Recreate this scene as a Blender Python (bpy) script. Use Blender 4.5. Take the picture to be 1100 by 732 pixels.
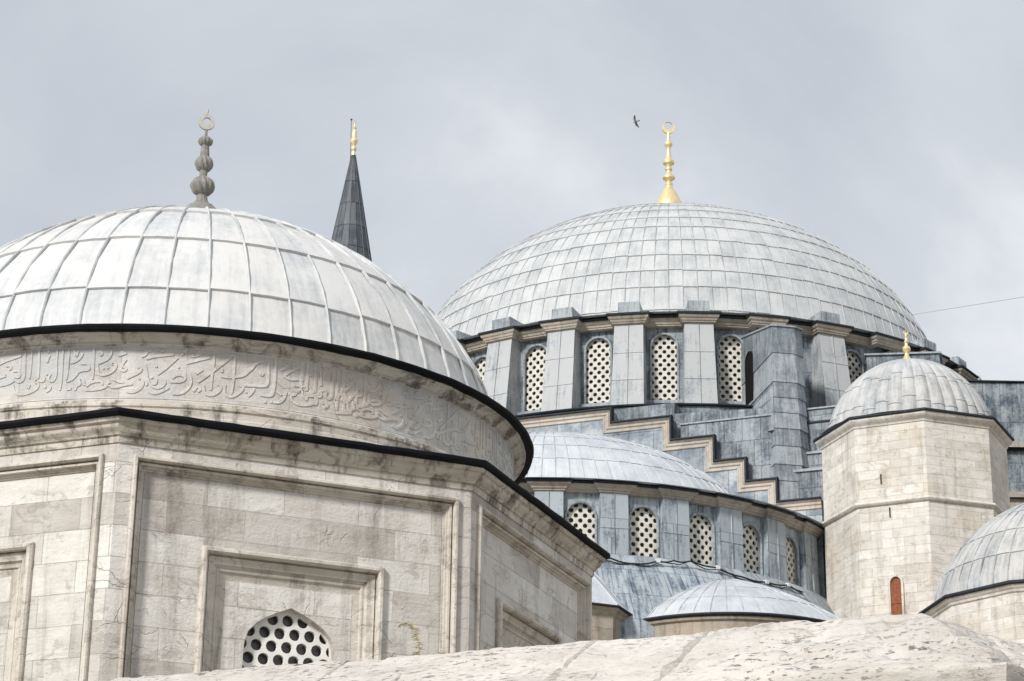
import bpy, bmesh, math, random
from math import sin, cos, pi, radians as R_, sqrt, atan2, hypot
from mathutils import Vector, Matrix, noise as mnoise
random.seed(7)
for _o in list(bpy.data.objects): bpy.data.objects.remove(_o)
scene = bpy.context.scene
COL = scene.collection

# ------------------------------------------------------------------ camera, sky, sun, exposure
# the camera stands at eye height: its lens is the origin, the ground lies 1.7 m below
GZ = -1.7
cd = bpy.data.cameras.new('camera'); cam = bpy.data.objects.new('camera', cd); COL.objects.link(cam)
cd.sensor_width = 36.0; cd.lens = 36.0 * 2478.0 / 1100.0
cd.clip_start = 0.1; cd.clip_end = 6000
cam.matrix_world = Matrix.Rotation(pi/2 + .3551, 4, 'X') @ Matrix.Rotation(.0147, 4, 'Z')
scene.camera = cam

SUN_EL, SUN_AZ = R_(33), R_(214)            # azimuth clockwise from +Y
world = bpy.data.worlds.new('World'); scene.world = world; world.use_nodes = True
nt = world.node_tree; nt.nodes.clear()
def WN(t, **k):
    n = nt.nodes.new(t)
    for a, b in k.items(): setattr(n, a, b)
    return n
w_out = WN('ShaderNodeOutputWorld'); w_bg = WN('ShaderNodeBackground')
w_sky = WN('ShaderNodeTexSky', sky_type='NISHITA', sun_disc=False, sun_elevation=SUN_EL, sun_rotation=SUN_AZ)
w_tc = WN('ShaderNodeTexCoord')
w_n1 = WN('ShaderNodeTexNoise'); w_n1.inputs['Scale'].default_value = 4.2; w_n1.inputs['Detail'].default_value = 7; w_n1.inputs['Roughness'].default_value = .55
w_n1.inputs['Distortion'].default_value = .35
w_map = WN('ShaderNodeMapping'); w_map.inputs['Location'].default_value = (1.15, .4, .35); w_map.inputs['Scale'].default_value = (1, 1, 1.5)
w_r = WN('ShaderNodeValToRGB')
cr = w_r.color_ramp
cr.elements[0].position = .30; cr.elements[0].color = (4.05, 4.38, 4.8, 1)
cr.elements[1].position = .72; cr.elements[1].color = (7.0, 7.1, 7.3, 1)
e = cr.elements.new(.52); e.color = (4.95, 5.22, 5.6, 1)
w_mix = WN('ShaderNodeMix', data_type='RGBA'); w_mix.inputs[0].default_value = .95
L = nt.links.new
L(w_tc.outputs['Generated'], w_map.inputs[0]); L(w_map.outputs[0], w_n1.inputs['Vector']); L(w_n1.outputs[0], w_r.inputs[0])
L(w_sky.outputs[0], w_mix.inputs[6]); L(w_r.outputs[0], w_mix.inputs[7])
L(w_mix.outputs[2], w_bg.inputs[0]); L(w_bg.outputs[0], w_out.inputs[0])
w_bg.inputs[1].default_value = .09

sl = bpy.data.lights.new('sun', 'SUN'); sun = bpy.data.objects.new('sun', sl); COL.objects.link(sun)
sl.energy = 2.45; sl.angle = R_(8); sl.color = (1, .982, .955)
sd = Vector((sin(SUN_AZ)*cos(SUN_EL), cos(SUN_AZ)*cos(SUN_EL), sin(SUN_EL)))
sun.location = sd * 200; sun.rotation_euler = sd.to_track_quat('Z', 'Y').to_euler()

scene.view_settings.view_transform = 'Standard'; scene.view_settings.look = 'None'
scene.view_settings.exposure = .6; scene.view_settings.gamma = 1
scene.view_settings.use_curve_mapping = False

# ------------------------------------------------------------------ materials
def hexc(s, k=1.0):
    v = [int(s[i:i+2], 16)/255 for i in (0, 2, 4)]
    return tuple((c/12.92 if c <= .04045 else ((c+.055)/1.055)**2.4)*k for c in v) + (1,)
class NT:
    def __init__(s, name):
        s.m = bpy.data.materials.new(name); s.m.use_nodes = True; s.t = s.m.node_tree
        s.b = s.t.nodes['Principled BSDF']; s.tc = s.n('ShaderNodeTexCoord')
    def n(s, t, **k):
        x = s.t.nodes.new(t)
        for a, b in k.items(): setattr(x, a, b)
        return x
    def l(s, a, b): s.t.links.new(a, b)
    def mapping(s, src, scale, loc=(0,0,0)):
        m = s.n('ShaderNodeMapping'); m.inputs['Scale'].default_value = scale; m.inputs['Location'].default_value = loc
        s.l(src, m.inputs[0]); return m.outputs[0]
    def noise(s, vec, sc, det=5, ro=.6, dist=0):
        x = s.n('ShaderNodeTexNoise'); x.inputs['Scale'].default_value = sc; x.inputs['Detail'].default_value = det
        x.inputs['Roughness'].default_value = ro; x.inputs['Distortion'].default_value = dist
        s.l(vec, x.inputs['Vector']); return x.outputs[0]
    def n_color(s, vec, sc):
        x = s.n('ShaderNodeTexNoise'); x.inputs['Scale'].default_value = sc; x.inputs['Detail'].default_value = 4
        s.l(vec, x.inputs['Vector']); return x.outputs['Color']
    def shifted(s, vec):
        # each object gets its own stretch of the pattern
        oi = s.n('ShaderNodeObjectInfo'); v = s.n('ShaderNodeVectorMath', operation='MULTIPLY_ADD')
        s.l(oi.outputs['Random'], v.inputs[0]); v.inputs[1].default_value = (37, 53, 29); s.l(vec, v.inputs[2]); return v.outputs[0]
    def ramp(s, fac, stops):
        r = s.n('ShaderNodeValToRGB'); e = r.color_ramp.elements
        while len(e) < len(stops): e.new(.5)
        for i, (p, c) in enumerate(stops):
            e[i].position = p; e[i].color = c if hasattr(c, '__len__') else (c, c, c, 1)
        s.l(fac, r.inputs[0]); return r.outputs[0]
    def mix(s, fac, a, b, mode='MIX'):
        m = s.n('ShaderNodeMix', data_type='RGBA', blend_type=mode)
        for i, v in ((0, fac), (6, a), (7, b)):
            if hasattr(v, 'links') or hasattr(v, 'is_linked'): s.l(v, m.inputs[i])
            else: m.inputs[i].default_value = v
        return m.outputs[2]
    def math(s, op, a, b=0.0):
        m = s.n('ShaderNodeMath', operation=op)
        for i, v in ((0, a), (1, b)):
            if hasattr(v, 'is_linked'): s.l(v, m.inputs[i])
            else: m.inputs[i].default_value = v
        return m.outputs[0]
    def bump(s, h, strength, dist, prev=None):
        b = s.n('ShaderNodeBump'); b.inputs['Strength'].default_value = strength; b.inputs['Distance'].default_value = dist
        s.l(h, b.inputs['Height'])
        if prev is not None: s.l(prev, b.inputs['Normal'])
        return b.outputs[0]

def stone(name, c1, c2, bw=.9, bh=.36, mortar=.82, stain=.35, stain_col='4a4036', pit=.3, rough=.85, blk=.5, patch=None, warm=None, stn=(.5, .68), pitmap=(1, 1, 2.4), pitsc=16, pitth=.64, cracks=.12):
    M = NT(name); uv = M.tc.outputs['UV']; ob = M.tc.outputs['Object']
    br = M.n('ShaderNodeTexBrick', offset=.5)
    br.inputs['Scale'].default_value = 1; br.inputs['Brick Width'].default_value = bw; br.inputs['Row Height'].default_value = bh
    br.inputs['Mortar Size'].default_value = .006; br.inputs['Mortar Smooth'].default_value = .4; br.inputs['Bias'].default_value = 0
    br.inputs['Color1'].default_value = (0, 0, 0, 1); br.inputs['Color2'].default_value = (1, 1, 1, 1); br.inputs['Mortar'].default_value = (.5, .5, .5, 1)
    wob = M.noise(ob, 2.0, 3); wv = M.n('ShaderNodeVectorMath', operation='MULTIPLY_ADD')
    M.l(wob, wv.inputs[0]); wv.inputs[1].default_value = (.02, .02, 0); M.l(uv, wv.inputs[2])
    M.l(wv.outputs[0], br.inputs['Vector'])
    fld = M.noise(ob, .55, 6, .62); fld2 = M.noise(M.mapping(ob, (1, 1, 2.2)), 2.3, 6, .65)
    f = M.math('ADD', M.math('MULTIPLY', br.outputs['Color'], blk), M.math('MULTIPLY', fld, 1.2 - blk))
    base = M.mix(M.ramp(f, [(.25, 0.0), (.85, 1.0)]), hexc(c1), hexc(c2))
    base = M.mix(.75, base, M.ramp(fld2, [(.28, (.80, .77, .73, 1)), (.6, (1.0, 1.0, 1.0, 1)), (.8, (1.06, 1.05, 1.03, 1))]), 'MULTIPLY')
    if warm:
        base = M.mix(M.math('MULTIPLY', M.ramp(M.noise(ob, .8, 3, .5), [(.52, 0.0), (.66, 1.0)]), .5), base, hexc(warm))
    if patch:
        base = M.mix(M.math('MULTIPLY', M.ramp(M.noise(M.mapping(ob, (.5, .5, .8), (3, 1, 2)), 1.0, 4, .5), [(.48, 0.0), (.6, 1.0)]), .6), base, hexc(patch))
    bed = M.noise(M.mapping(ob, (1.2, 1.2, 13)), 1.7, 6, .7, .6)
    base = M.mix(.42, base, M.ramp(bed, [(.3, (.84, .82, .79, 1)), (.5, (1, 1, 1, 1)), (.72, (1.05, 1.05, 1.04, 1))]), 'MULTIPLY')
    er = M.ramp(M.noise(M.mapping(ob, (1, 1, 1.5), (7, 2, 4)), 1.9, 7, .72, .8), [(.56, 0.0), (.60, 1.0), (.66, .2)])
    base = M.mix(M.math('MULTIPLY', er, .35*stain/.4), base, hexc('8d8377'))
    # rain streaks and soot with outlines of their own
    st = M.noise(M.mapping(ob, (2.6, 2.6, .35)), 1.3, 8, .7, .4)
    st2 = M.noise(ob, 7, 5, .7)
    s = M.math('MULTIPLY', M.ramp(st, [(stn[0], 0.0), (stn[1], 1.0)]), M.ramp(st2, [(.3, .35), (.62, 1.0)]))
    base = M.mix(M.math('MULTIPLY', s, stain), base, hexc(stain_col))
    speck = M.ramp(M.noise(M.mapping(ob, pitmap), pitsc, 5, .75), [(pitth, 0.0), (pitth + .07, 1.0)])
    speck = M.math('MULTIPLY', speck, M.ramp(M.noise(M.mapping(ob, (1, 1, 1), (11, 4, 6)), 1.1, 3, .55), [(.42, .08), (.62, 1.0)]))
    base = M.mix(M.math('MULTIPLY', speck, pit), base, hexc('5b5046'))
    base = M.mix(M.math('MULTIPLY', br.outputs['Fac'], mortar), base, M.mix(1.0, base, (.62, .58, .54, 1), 'MULTIPLY'))
    vd = M.n('ShaderNodeVectorMath', operation='MULTIPLY_ADD'); M.l(M.n_color(ob, 3.0), vd.inputs[0]); vd.inputs[1].default_value = (.35, .35, .35); M.l(ob, vd.inputs[2])
    vo = M.n('ShaderNodeTexVoronoi', feature='DISTANCE_TO_EDGE'); vo.inputs['Scale'].default_value = 1.15; M.l(M.mapping(vd.outputs[0], (1, 1, 1.8)), vo.inputs['Vector'])
    crk = M.math('MULTIPLY', M.ramp(vo.outputs['Distance'], [(.0, 1.0), (.014, 0.0)]), M.ramp(M.noise(ob, 1.3, 4, .6), [(.56, 0.0), (.66, 1.0)]))
    base = M.mix(M.math('MULTIPLY', crk, cracks), base, hexc('3d352d'))
    M.l(base, M.b.inputs['Base Color']); M.b.inputs['Roughness'].default_value = rough
    M.b.inputs['Specular IOR Level'].default_value = .25
    h = M.math('ADD', M.math('ADD', M.noise(ob, 22, 6, .7), M.math('MULTIPLY', bed, .4)), M.math('MULTIPLY', fld2, 1.5))
    nb = M.bump(h, .5, .03); nb = M.bump(M.math('MULTIPLY', M.math('ADD', br.outputs['Fac'], M.math('ADD', speck, crk)), -1.0), .8, .015, nb)
    M.l(nb, M.b.inputs['Normal'])
    return M.m

def lead(name, dark, mid, light, streak=1.0, rough=.6, sheets=None, warm=None, tone=.5, spec=.35):
    M = NT(name); uv = M.tc.outputs['UV']; ob = M.shifted(M.tc.outputs['Object'])
    st = M.noise(M.mapping(M.shifted(uv), (5.5, .5, 1)), 1.4, 6, .68, .3)
    bl = M.noise(ob, 1.1, 6, .6); fine = M.noise(ob, 9, 5, .65)
    at = M.n('ShaderNodeAttribute', attribute_name='tone')
    f = M.math('ADD', M.math('MULTIPLY', st, .55*streak), M.math('MULTIPLY', bl, .75 - .3*streak))
    f = M.math('ADD', f, M.math('MULTIPLY', fine, .28))
    f = M.math('ADD', f, M.math('MULTIPLY', M.math('SUBTRACT', at.outputs['Fac'], .5), .38*tone))
    base = M.ramp(f, [(.38, hexc(dark)), (.54, hexc(mid)), (.70, hexc(light))])
    if warm:
        base = M.mix(M.math('MULTIPLY', M.ramp(M.noise(ob, .45, 4, .55), [(.4, 0.0), (.65, 1.0)]), .7), base, M.mix(1.0, base, hexc(warm, 1.12), 'MULTIPLY'))
    nb = M.bump(M.math('ADD', M.noise(ob, 1.6, 3, .5), M.math('MULTIPLY', fine, .25)), .35, .06)
    if sheets:
        br = M.n('ShaderNodeTexBrick', offset=sheets[2])
        br.inputs['Scale'].default_value = 1; br.inputs['Brick Width'].default_value = sheets[0]; br.inputs['Row Height'].default_value = sheets[1]
        br.inputs['Mortar Size'].default_value = .016; br.inputs['Mortar Smooth'].default_value = .3
        br.inputs['Color1'].default_value = (.76, .77, .78, 1); br.inputs['Color2'].default_value = (1.2, 1.2, 1.2, 1); br.inputs['Mortar'].default_value = (.5, .5, .5, 1)
        M.l(uv, br.inputs['Vector'])
        base = M.mix(.8, base, br.outputs['Color'], 'MULTIPLY')
        nb = M.bump(br.outputs['Fac'], .6, .03, nb)
    M.l(base, M.b.inputs['Base Color']); M.l(nb, M.b.inputs['Normal'])
    M.l(M.ramp(bl, [(.3, rough - .1), (.7, rough + .12)]), M.b.inputs['Roughness'])
    M.b.inputs['Specular IOR Level'].default_value = spec
    return M.m

def plain(name, col, rough=.6, metal=0, var=.25, spec=.4, sc=6):
    M = NT(name); n = M.noise(M.tc.outputs['Object'], sc, 5, .65)
    c = hexc(col)
    M.l(M.mix(M.ramp(n, [(.3, 0.0), (.7, 1.0)]), tuple(v*(1-var) for v in c[:3])+(1,), tuple(min(1, v*(1+var*.5)) for v in c[:3])+(1,)), M.b.inputs['Base Color'])
    M.b.inputs['Roughness'].default_value = rough; M.b.inputs['Metallic'].default_value = metal; M.b.inputs['Specular IOR Level'].default_value = spec
    M.l(M.bump(n, .3, .01), M.b.inputs['Normal'])
    return M.m

MT = {
 'tomb_stone': stone('pale ashlar', 'b5aea6', 'e3dfd8', 1.05, .42, .38, .5, '5a5047', .3, blk=.72, patch='cfcac2'),
 'tomb_trim': stone('stained moulding stone', 'c2baae', 'd9d2c8', 1.6, .5, .4, .7, '4b4236', .3, stn=(.51, .66)),
 'cornice_stone': stone('sooty cornice stone', 'bfb7aa', 'd9d2c8', 1.6, .5, .4, .85, '3f372d', .35, stn=(.49, .6)),
 'drum_marble': stone('drum marble', 'c3beb8', 'd8d4ce', 1.5, 1.6, .3, .3, '7a7470', .08, patch='b3b6b7', warm='cdbfb0'),
 'turret_stone': stone('warm turret ashlar', 'c6bfb4', 'dfdad3', .8, .34, .22, .5, '7d6a55', .25, blk=.4, warm='d4c8b6'),
 'wall_stone': stone('rough travertine', 'b8b2aa', 'd8d3cc', 2.8, 3, .1, .28, '6b5d4e', 1.0, blk=.15, warm='d6cdc2', stn=(.56, .7), pitmap=(.6, 1.2, 2.6), pitsc=20, pitth=.575),
 'beige_trim': stone('beige cornice stone', '958d81', 'b5ada0', 1.4, .8, .4, .6, '4d4336', .2, warm='b8a392'),
 'pink_trim': stone('pinkish moulding stone', 'a9a298', 'c5beb3', 1.1, 3, .4, .4, '5a4c40', .2, warm='c9b5a6'),
 'lead_white': lead('whitened lead', '94989b', 'b7b9ba', 'cecdcb', .9, .62, warm='f7f4f0', tone=.75),
 'lead_pale': lead('pale grey lead', '8f9395', 'abadae', 'bfc0bf', .8, .6, tone=.7),
 'lead_bright': lead('bright bluish lead', '9aa0a6', 'b0b5b9', 'c3c6c8', .7, .58, tone=.6),
 'lead_pier': lead('weathered pier lead', '474f56', '7d8489', 'acadad', 1.0, .62, tone=.6),
 'lead_dark': lead('dark lead cladding', '272f36', '4b555d', '8f9699', .8, .6, sheets=(.72, 1.05, .35), tone=0),
 'lead_blue': lead('blue grey lead cladding', '2b3540', '566270', 'a4abaf', 1.2, .58, sheets=(.62, 1.3, .2), tone=.5),
 'lead_mottle': lead('mottled lead field', '48525c', '7f8890', 'b5b8b8', .3, .6, sheets=(1.0, 4.0, 0)),
 'lead_spire': lead('dark spire lead', '30353b', '474c52', '62666a', .8, .6),
 'lead_block': lead('grey lead block', '4b5258', '737a80', '9fa5a8', 1.0, .6),
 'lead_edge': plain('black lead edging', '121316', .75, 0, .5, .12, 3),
 'lead_lip': plain('dark lead lip', '2e3338', .65, 0, .4, .2),
 'turret_lead': lead('fluted turret lead', '6a6f73', '989b9d', 'b9b9b8', 1.0, .62, warm='f5f0ea'),
 'gold': plain('gilded copper', 'f2dcaa', .42, .65, .15),
 'finial_stone': plain('grey carved finial', '8b8882', .8, 0, .35, .2, 14),
 'finial_pale': plain('pale carved stone', 'b9b5ad', .8, 0, .2, .2, 14),
 'grille': plain('white plaster grille', 'e6e3dc', .75, 0, .14, .2, 4),
 'grille_old': plain('weathered plaster grille', 'd3cfc5', .75, 0, .2, .2, 5),
 'pane_grey': plain('lighter grey window pane', '5f5b56', .4, 0, .3, .4, 3),  # lighter grey than the tomb pane, blends small holes towards the white grille
 'pane': plain('dark window pane', '514f4c', .25, 0, .3, .5, 3),
 'door': plain('reddish brown door', '8f5334', .7, 0, .45, .3, 9),
 'dark': plain('painted dark of openings', '1d1b19', .9, 0, .2, .1),  # near-black colour standing in for the shade inside openings
 'cable': plain('black cable', '1f2022', .5, 0, .2),
 'clip': plain('white cable clip', 'd5d5d3', .5, 0, .1),
 'wire': plain('grey wire', 'b4b6ba', .5, 0, .1),
 'gull': plain('grey feathers', '6f6f70', .8, 0, .25, .2, 8),
 'gull_tip': plain('dark feathers', '2d2d2f', .8, 0, .2, .2, 8),
 'straw': plain('dry straw', 'a2947a', .9, 0, .3, .1, 20),
 'weed': plain('dull green leaves', '6d6c50', .9, 0, .3, .1, 20),
 'ground': plain('pale gravel ground', '9a958a', .95, 0, .4, .1, .6),
 'lime': plain('lime mortar', 'aea79e', .9, 0, .4, .1, 25),
}

# ------------------------------------------------------------------ mesh builder
BASE = {}
class MB:
    def __init__(s): s.v = []; s.f = []; s.uv = {}; s.tone = {}; s.slot = {}
    def add(s, vs, fs, uvs=None, tone=None, slot=0):
        o = len(s.v); s.v += [tuple(p) for p in vs]
        for i, f in enumerate(fs):
            k = len(s.f); s.f.append([a+o for a in f])
            if uvs: s.uv[k] = [uvs[a] for a in f]
            if tone is not None: s.tone[k] = tone
            if slot: s.slot[k] = slot
    def box(s, c, size, rz=0, taper=1.0, tone=None):
        sx, sy, sz = (a/2 for a in size); vs = []
        for z, t in ((-sz, 1), (sz, taper)):
            for x, y in ((-sx, -sy), (sx, -sy), (sx, sy), (-sx, sy)):
                X, Y = x*t, y*t
                vs.append((c[0]+X*cos(rz)-Y*sin(rz), c[1]+X*sin(rz)+Y*cos(rz), c[2]+z))
        s.add(vs, [(3,2,1,0), (4,5,6,7), (0,1,5,4), (1,2,6,5), (2,3,7,6), (3,0,4,7)], tone=tone)
    def prism(s, pts, fr, d0, d1):
        # polygon pts (a,b) CCW seen from +d, extruded from d0 to d1 through frame fr(a,b,d)
        n = len(pts); vs = [fr(a, b, d0) for a, b in pts] + [fr(a, b, d1) for a, b in pts]
        s.add(vs, [tuple(range(n, 2*n)), tuple(reversed(range(n)))] + [(i, (i+1) % n, n+(i+1) % n, n+i) for i in range(n)])
    def sweep(s, path, prof, fr, closed=True, caps=False, uv=None):
        # path: 2D points; prof: (o,h) with o along the right-hand normal of the travel direction
        n = len(path); rows = []; acc = [0.0]
        for i in range(n):
            p = path[i]; a = path[i-1] if (i or closed) else None; b = path[(i+1) % n] if (i < n-1 or closed) else None
            ns = []
            if a is not None:
                d = (p[0]-a[0], p[1]-a[1]); l = hypot(*d) or 1; ns.append((d[1]/l, -d[0]/l))
            if b is not None:
                d = (b[0]-p[0], b[1]-p[1]); l = hypot(*d) or 1; ns.append((d[1]/l, -d[0]/l))
            if len(ns) == 2:
                k = 1 + ns[0][0]*ns[1][0] + ns[0][1]*ns[1][1]; m = ((ns[0][0]+ns[1][0])/k, (ns[0][1]+ns[1][1])/k)
            else: m = ns[0]
            rows.append([fr(p[0]+m[0]*o, p[1]+m[1]*o, h) for o, h in prof])
            if i: acc.append(acc[-1] + hypot(p[0]-path[i-1][0], p[1]-path[i-1][1]))
        q = len(prof); pl = [0.0]
        for j in range(1, q): pl.append(pl[-1] + hypot(prof[j][0]-prof[j-1][0], prof[j][1]-prof[j-1][1]))
        vs = [v for r in rows for v in r]
        m = n if closed else n-1
        if closed: acc.append(acc[-1] + hypot(path[0][0]-path[-1][0], path[0][1]-path[-1][1]))
        o = len(s.v); s.v += [tuple(p) for p in vs]
        for i in range(m):
            i2 = (i+1) % n
            for j in range(q-1):
                k = len(s.f); s.f.append([o+i*q+j, o+i2*q+j, o+i2*q+j+1, o+i*q+j+1])
                s.uv[k] = [(acc[i], pl[j]), (acc[i+1], pl[j]), (acc[i+1], pl[j+1]), (acc[i], pl[j+1])]
        if caps and not closed:
            s.f.append([o+j for j in range(q)]); s.f.append([o+(n-1)*q+j for j in reversed(range(q))])
    def lathe(s, C, prof, n=96, a0=0, a1=2*pi, uvr=None, lobes=None):
        full = abs(a1-a0-2*pi) < 1e-6; m = n if full else n+1; q = len(prof)
        o = len(s.v); pl = [0.0]
        for j in range(1, q): pl.append(pl[-1] + hypot(prof[j][0]-prof[j-1][0], prof[j][1]-prof[j-1][1]))
        for i in range(m):
            a = a0 + (a1-a0)*i/n
            for r, z in prof:
                rr = r*(lobes(a, r, z) if lobes else 1)
                s.v.append((C[0]+rr*sin(a), C[1]-rr*cos(a), z))
        ur = uvr or max(p[0] for p in prof)
        for i in range(n):
            i2 = (i+1) % m; ua, ub = (a0+(a1-a0)*i/n)*ur, (a0+(a1-a0)*(i+1)/n)*ur
            for j in range(q-1):
                k = len(s.f); s.f.append([o+i*q+j, o+i2*q+j, o+i2*q+j+1, o+i*q+j+1])
                s.uv[k] = [(ua, pl[j]), (ub, pl[j]), (ub, pl[j+1]), (ua, pl[j+1])]
    def tube(s, pts, r, n=8, caps=True):
        pts = [Vector(p) for p in pts]; rs = r if hasattr(r, '__len__') else [r]*len(pts); o = len(s.v)
        for i, p in enumerate(pts):
            d = (pts[min(i+1, len(pts)-1)] - pts[max(i-1, 0)]).normalized()
            a = d.cross(Vector((0, 0, 1)) if abs(d.z) < .95 else Vector((1, 0, 0))).normalized(); b = d.cross(a)
            for k in range(n): s.v.append(tuple(p + (a*cos(2*pi*k/n) + b*sin(2*pi*k/n))*rs[i]))
        for i in range(len(pts)-1):
            for k in range(n): s.f.append([o+i*n+k, o+i*n+(k+1) % n, o+(i+1)*n+(k+1) % n, o+(i+1)*n+k])
        if caps: s.f.append([o+k for k in range(n)]); s.f.append([o+(len(pts)-1)*n+k for k in reversed(range(n))])
    def dent(s, amp, freq=2.3):
        for i, p in enumerate(s.v):
            P = Vector(p)*freq; d = mnoise.noise_vector(P)*amp + mnoise.noise_vector(P*3.7)*amp*.4
            s.v[i] = (p[0]+d.x, p[1]+d.y, p[2]+d.z)
        return s
    def build(s, name, mat, parent=None, angle=35, local=False, fix=True, mats=()):
        b = Vector((0, 0, 0)) if (parent is None or local) else BASE.get(parent.name, Vector((0, 0, 0)))
        me = bpy.data.meshes.new(name); me.from_pydata([tuple(Vector(p)-b) for p in s.v], [], s.f)
        for mm in (mat,)+tuple(mats): me.materials.append(MT[mm])
        ul = me.uv_layers.new(name='UVMap')
        ta = me.attributes.new('tone', 'FLOAT', 'FACE'); 
        for p in me.polygons:
            ta.data[p.index].value = s.tone.get(p.index, .5); p.use_smooth = True
            if p.index in s.slot: p.material_index = s.slot[p.index]
            u = s.uv.get(p.index)
            if u:
                for li, q in zip(p.loop_indices, u): ul.data[li].uv = q
            else:
                nn = p.normal; h = hypot(nn.x, nn.y)
                for li in p.loop_indices:
                    c = Vector(s.v[me.loops[li].vertex_index])
                    if h > .5: ul.data[li].uv = ((-nn.y*c.x + nn.x*c.y)/h, c.z)
                    else: ul.data[li].uv = (c.x, c.y)
        if fix:
            bm = bmesh.new(); bm.from_mesh(me); bmesh.ops.recalc_face_normals(bm, faces=bm.faces); bm.to_mesh(me); bm.free()
        me.set_sharp_from_angle(angle=R_(angle))
        o = bpy.data.objects.new(name, me); COL.objects.link(o)
        if parent is not None:
            o.parent = parent; BASE[o.name] = BASE.get(parent.name, Vector((0, 0, 0))) if not local else Vector((0, 0, 0))
        return o

def thing(name, label, cat, loc, group=None):
    o = bpy.data.objects.new(name, None); COL.objects.link(o); o.location = loc; o.empty_display_size = .5
    BASE[o.name] = Vector(loc); tag(o, label, cat, group); return o
def tag(o, label=None, cat=None, group=None, kind=None):
    for k, v in (('label', label), ('category', cat), ('group', group), ('kind', kind)):
        if v: o[k] = v
    return o
def place(o, parent, world_loc, rz):
    o.parent = parent; o.location = Vector(world_loc) - BASE[parent.name]; o.rotation_euler = (0, 0, rz)
def copy_part(o, parent, world_loc, rz):
    c = o.copy(); COL.objects.link(c); place(c, parent, world_loc, rz)
    for ch in o.children:
        d = ch.copy(); COL.objects.link(d); d.parent = c
    return c
def XY(x, y, z): return (x, y, z)
def circ(C, r, n=128): return [(C[0]+r*cos(2*pi*i/n), C[1]+r*sin(2*pi*i/n)) for i in range(n)]     # CCW: right-hand normal points outwards
def ngon(C, r, n, rot): return [(C[0]+r*sin(rot+2*pi*i/n), C[1]-r*cos(rot+2*pi*i/n)) for i in range(n)]

def fill2d(outer, holes, depth):
    """flat sheet with holes, extruded by depth (local x = a, y = b, z = +-depth/2)"""
    c = bpy.data.curves.new('tmp', 'CURVE'); c.dimensions = '2D'; c.fill_mode = 'BOTH'; c.extrude = depth/2
    for pts in [outer]+holes:
        sp = c.splines.new('POLY'); sp.points.add(len(pts)-1); sp.use_cyclic_u = True
        for q, p in zip(sp.points, pts): q.co = (p[0], p[1], 0, 1)
    o = bpy.data.objects.new('tmp', c); me = bpy.data.meshes.new_from_object(o)
    vs = [tuple(v.co) for v in me.vertices]; fs = [tuple(p.vertices) for p in me.polygons]
    bpy.data.objects.remove(o); bpy.data.curves.remove(c); bpy.data.meshes.remove(me)
    return vs, fs
def add_fill(mb, outer, holes, depth, fr, d):
    vs, fs = fill2d(outer, holes, depth); mb.add([fr(a, b, d+z) for a, b, z in vs], fs)
def arch(hw, z0, z1, n=9, rise=None, e=2.0):
    rise = rise or hw*1.05; zs = z1 - rise; pts = [(-hw, z0), (hw, z0)]
    for i in range(n+1):
        t = i/n*pi; c, s_ = cos(t), sin(t)
        pts.append((hw*(abs(c)**(2/e))*(1 if c >= 0 else -1), zs + rise*s_**(2/e)))
    return pts                                    # CCW
def inset(pts, d):
    n = len(pts); out = []
    for i in range(n):
        a, p, b = pts[i-1], pts[i], pts[(i+1) % n]
        d1 = Vector((p[0]-a[0], p[1]-a[1])).normalized(); d2 = Vector((b[0]-p[0], b[1]-p[1])).normalized()
        n1 = Vector((-d1.y, d1.x)); n2 = Vector((-d2.y, d2.x)); k = 1 + n1.dot(n2)
        m = (n1+n2)/max(k, .4); out.append((p[0]+m.x*d, p[1]+m.y*d))
    return out
def clip(poly, conv):
    for i in range(len(conv)):
        a, b = conv[i], conv[(i+1) % len(conv)]; out = []
        side = lambda p: (b[0]-a[0])*(p[1]-a[1]) - (b[1]-a[1])*(p[0]-a[0])
        for j in range(len(poly)):
            p, q = poly[j-1], poly[j]; sp, sq = side(p), side(q)
            if (sp >= 0) != (sq >= 0):
                t = sp/(sp-sq); out.append((p[0]+(q[0]-p[0])*t, p[1]+(q[1]-p[1])*t))
            if sq >= 0: out.append(q)
        poly = out
        if len(poly) < 3: return []
    return poly
def area(p): return .5*sum(p[i-1][0]*p[i][1]-p[i][0]*p[i-1][1] for i in range(len(p)))
def grille_holes(outl, px, py, r, ox=0, oz=0, edge=.03):
    inn = inset(outl, edge); xs = [p[0] for p in outl]; zs = [p[1] for p in outl]; holes = []
    j = 0; z = min(zs)+oz
    while z < max(zs)+py:
        x = -math.ceil(max(xs)/px)*px + ox + (px/2 if j % 2 else 0)
        while x < max(xs)+px:
            h = clip([(x+r*cos(2*pi*k/12), z+r*sin(2*pi*k/12)) for k in range(12)], inn)
            if len(h) > 2 and area(h) > .22*pi*r*r:
                hh = [h[0]]
                for p in h[1:]:
                    if hypot(p[0]-hh[-1][0], p[1]-hh[-1][1]) > .004: hh.append(p)
                holes.append(hh)
            x += px
        j += 1; z += py
    return holes
LOC = lambda a, b, d: (a, -d, b)                  # local frame of a wall piece: x along, z up, outwards = -y
def rotfr(C, dist, ang):
    ca, sa = cos(ang), sin(ang)
    return lambda a, b, d: (C[0]+ca*a+sa*(dist+d), C[1]+sa*a-ca*(dist+d), b)

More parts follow.
